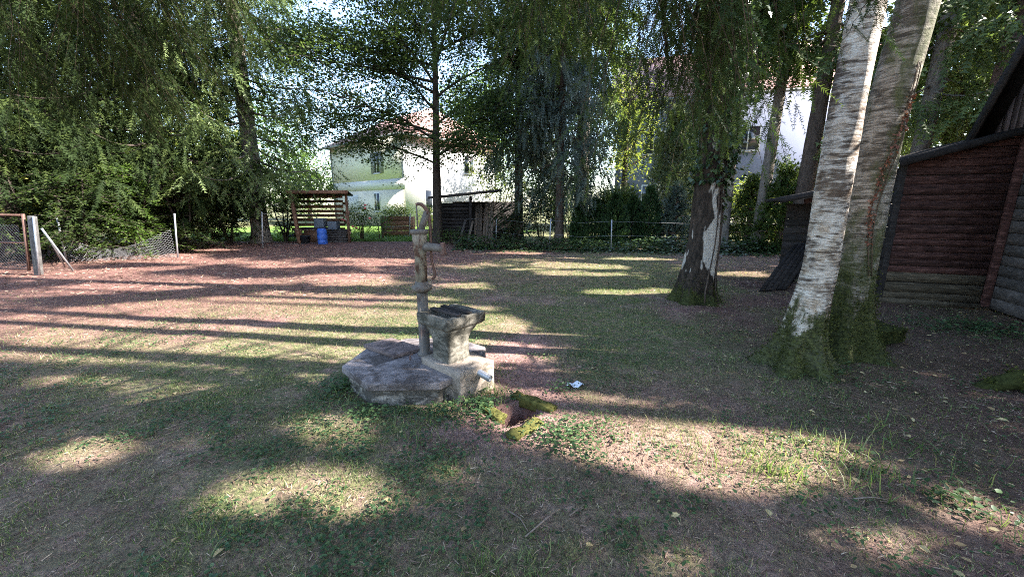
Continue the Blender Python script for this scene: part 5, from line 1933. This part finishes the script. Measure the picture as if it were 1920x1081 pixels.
# broad bright trees far behind
def back_tree(u, Y, h, r, zc, mat, lab, ncl=260, leaf=.24):
    c = atg(u, Y)
    t = thing('garden_tree', lab, 'tree', (c[0], c[1], 0), 'trees beyond the garden')
    d = randdir(ncl)
    C = np.array([c[0], c[1], zc]) + d * (rng.random(ncl) ** .4)[:, None] * [r, r, h - zc]
    P = C.repeat(22, 0) + rng.normal(0, .5, (ncl * 22, 3)) * [1, 1, .7]
    P = P[(P[:, 2] > .3)]
    P = P[suncull(P, .8)]
    n = len(P)
    foliage(t, 'crown', LEAF2, P, frames(randdir(n) * [1, 1, .5], rng.normal(0, .6, n)), rng.uniform(.7, 1.3, n) * leaf, M[mat])
    vf = [trunk([(c[0], c[1], -.05, .22), (c[0], c[1], h * .85, .06)], seg=10, flare=.4, step=.4)]
    for k in range(8):
        a = k * 2.4
        pts, rad = limb((c[0], c[1], zc * .6 + k * .3), (math.cos(a), math.sin(a), .8), r, .08, 0, 4)
        vf.append(tube(pts, rad, 5))
    part(t, 'trunk', join(*vf), M['bark_dark'], True)


back_tree(1165, 23.5, 9.5, 1.5, 6.0, 'leaf_lime', 'bright yellow-green tree between the two houses', 150, .2)
back_tree(905, 42, 15, 5.0, 9, 'leaf_mid', 'broad tree behind the yellow house roof', 300, .35)
back_tree(480, 40, 13, 6, 6, 'leaf_mid', 'leafy tree left of the yellow house', 320, .35)
back_tree(585, 46, 9, 4.5, 4.5, 'leaf_mid', 'low leafy tree seen over the wood store roof', 240, .32)
back_tree(330, 32, 11, 6, 5, 'leaf_lime', 'sunny tree glimpsed behind the dark hornbeams', 320, .32)
back_tree(100, 26, 12, 6, 5.5, 'leaf_mid', 'green tree behind the spruces at the left edge', 320, .3)
back_tree(1040, 33, 10, 3.5, 5, 'leaf_mid', 'leafy tree behind the weeping spruces', 260, .3)
back_tree(-80, 18, 10, 4, 5, 'leaf_lime', 'light tree beyond the gate at the left edge', 260, .22)
back_tree(1640, 27, 12, 4.5, 6, 'leaf_mid', 'leafy tree right of the white house behind the birches', 260, .3)
back_tree(1900, 22, 13, 5, 6, 'leaf_mid', 'leafy tree behind the barn roof at the right edge', 260, .28)

# ------------------------------------------------------------------ the overhanging spruces close to the camera
def near_boughs(tree_label, base, H, r, boughs, mat, tw=.17, bark='bark_spruce', zlo=6, nb=28, Lmax=3.2):
    """boughs: list of (start, end, droop, half-width of side shoots, hang, density)"""
    base = np.array([base[0], base[1], 0.])
    t = thing('spruce_tree', tree_label, 'tree', base, 'spruces round the yard')
    vf = [trunk([(base[0], base[1], -.05, r), (base[0], base[1], H * .5, r * .7), (base[0], base[1], H, r * .1)], seg=16, flare=.4, step=.2)]
    P0, R0, S0, v0 = spruce_twigs(base, zlo, H, Lmax, nb, 18, 5, .45, hang=1.1)
    vf += v0
    Ps, Ds, tw_tubes = [], [], []
    for (a, b, droop, wside, hang, dens) in boughs:
        a, b = np.array(a, float), np.array(b, float)
        L = np.linalg.norm(b - a)
        s = np.linspace(0, 1, 10)
        path = a + np.outer(s, b - a) - np.outer(droop * L * s * (1 - s) * -1, [0, 0, 1])
        vf.append(tube(path, np.linspace(.03, .006, 10), 5))
        d = (b - a) / L
        prp = np.cross(d, [0, 0, 1])
        prp /= np.linalg.norm(prp)
        nlat = int(L * 15 * dens)
        for k in range(nlat):
            f = .12 + .88 * (k + rng.random()) / nlat
            p0 = np.array([np.interp(f, s, path[:, q]) for q in range(3)])
            sd = 1 if k % 2 else -1
            l = wside * (1.15 - .65 * f) * rng.uniform(.55, 1.15)
            dirv = prp * sd * rng.uniform(.35, 1) + d * rng.uniform(.35, .9)
            m = 7
            uu = np.linspace(0, 1, m)
            lp2 = p0 + np.outer(uu * l, dirv) - np.outer(l * hang * (.3 * uu + .7 * uu ** 2), [0, 0, 1]) + rng.normal(0, .01, (m, 3))
            tw_tubes.append(tube(lp2, np.linspace(.0038, .0012, m), 3, False))
            nt = max(6, int(l / .036))
            fu = (np.arange(nt) + rng.random(nt)) / nt
            pp_ = np.stack([np.interp(fu, uu, lp2[:, q]) for q in range(3)], 1)
            tg = np.gradient(lp2, axis=0)
            tg = np.stack([np.interp(fu, uu, tg[:, q]) for q in range(3)], 1)
            tg /= np.linalg.norm(tg, axis=1)[:, None]
            sdv = np.cross(tg, [0, 0, 1.]) + 1e-6
            sdv /= np.linalg.norm(sdv, axis=1)[:, None]
            alt = np.where(np.arange(nt) % 2, 1, -1)[:, None]
            Dd = tg * .8 + sdv * alt * rng.uniform(.4, 1.1, (nt, 1)) + [0, 0, -.15] + rng.normal(0, .15, (nt, 3))
            Ps.append(pp_)
            Ds.append(Dd)
            Ps.append(lp2[-1:])
            Ds.append(tg[-1:])
    part(t, 'trunk', join(*vf), M[bark], True)
    foliage(t, 'crown', SPRAY_COARSE, P0, R0, S0, M[mat])
    P, D = np.concatenate(Ps), np.concatenate(Ds)
    k = suncull(P, .12, D, np.full(len(P), tw))
    P, D = P[k], D[k]
    bo = foliage(t, 'low_boughs', SPRAY_NEAR, P, frames(D, rng.normal(0, .5, len(P))), rng.uniform(.7, 1.25, len(P)) * tw, M[mat], label='drooping boughs with fine needles')
    part(t, 'bough_stems', join(*tw_tubes), M['twigwood'], True)
    return t


near_boughs('spruce behind the camera whose needled boughs hang before the ivy birch', (3.4, -2.6), 16, .3,
            [(at(1390, -420, 1.6), at(1290, 120, 3.0), .10, .62, 1.5, 1.15), (at(1200, -350, 1.7), at(1255, 150, 3.1), .1, .55, 1.5, 1.1),
             (at(1480, -300, 1.9), at(1375, 60, 3.1), .1, .62, 1.5, 1.0), (at(1300, -380, 1.9), at(1330, 180, 3.4), .1, .55, 1.6, 1.0),
             (at(1290, -300, 2.1), at(1310, 60, 3.5), .1, .60, 1.6, 1.1), (at(1560, -300, 2.0), at(1630, 10, 3.0), .1, .35, 1.2, .7)], 'needles_near', .19)
near_boughs('spruce behind the camera whose boughs fringe the top middle', (-1.6, -3.2), 16, .3,
            [(at(900, -420, 1.6), at(960, 10, 3.2), .1, .55, 1.0, 1.0), (at(1060, -400, 1.6), at(1080, 30, 3.1), .1, .5, 1.2, 1.0),
             (at(1000, -420, 1.8), at(1010, 40, 3.4), .1, .5, 1.1, 1.0), (at(800, -420, 1.7), at(860, -30, 3.2), .1, .45, .9, .8),
             (at(1140, -380, 1.8), at(1150, -10, 3.2), .1, .5, 1.2, .9)], 'needles_near', .19)
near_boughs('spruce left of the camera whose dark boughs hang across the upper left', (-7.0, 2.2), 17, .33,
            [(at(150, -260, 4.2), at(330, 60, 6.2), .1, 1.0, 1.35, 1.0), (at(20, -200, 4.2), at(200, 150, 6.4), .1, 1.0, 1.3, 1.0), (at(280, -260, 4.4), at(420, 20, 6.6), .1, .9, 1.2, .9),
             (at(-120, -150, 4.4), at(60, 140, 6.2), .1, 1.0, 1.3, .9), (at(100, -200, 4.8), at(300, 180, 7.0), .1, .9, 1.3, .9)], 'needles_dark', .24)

# ------------------------------------------------------------------ unseen trees to the right, put in to shade the yard
for k, (x_, y_, h_, Lm, lab) in enumerate(((13.5, -3.5, 19, 3.2, 'spruce beyond the barn farthest toward the camera side'),
                                           (11.5, -.6, 18, 3.0, 'spruce beside the barn near its front end'),
                                           (15.5, .7, 20, 3.3, 'tall spruce behind the middle of the barn'),
                                           (12.8, 4.4, 19, 3.1, 'spruce standing behind the barn ridge'),
                                           (16.0, 6.6, 20, 3.3, 'tall spruce behind the far end of the barn'),
                                           (9.0, -3.0, 14, 2.6, 'shorter spruce in front of the barn, right of the camera'),
                                           (18.5, 10.5, 20, 3.3, 'tall spruce far right behind the barn'),
                                           (17.6, 3.2, 20, 3.2, 'unseen tall spruce added behind the barn to block the sun'))):  # last spruce added to close a sun gap beside the barn
    spruce_tree('spruce_tree', lab, (x_, y_), h_, .22, 2.4, Lm, 75, 20, 6, .52, 'needles', 'bark_spruce', SPRAY_COARSE, 'spruces round the yard')

print('foliage triangles', TRI_COUNT)
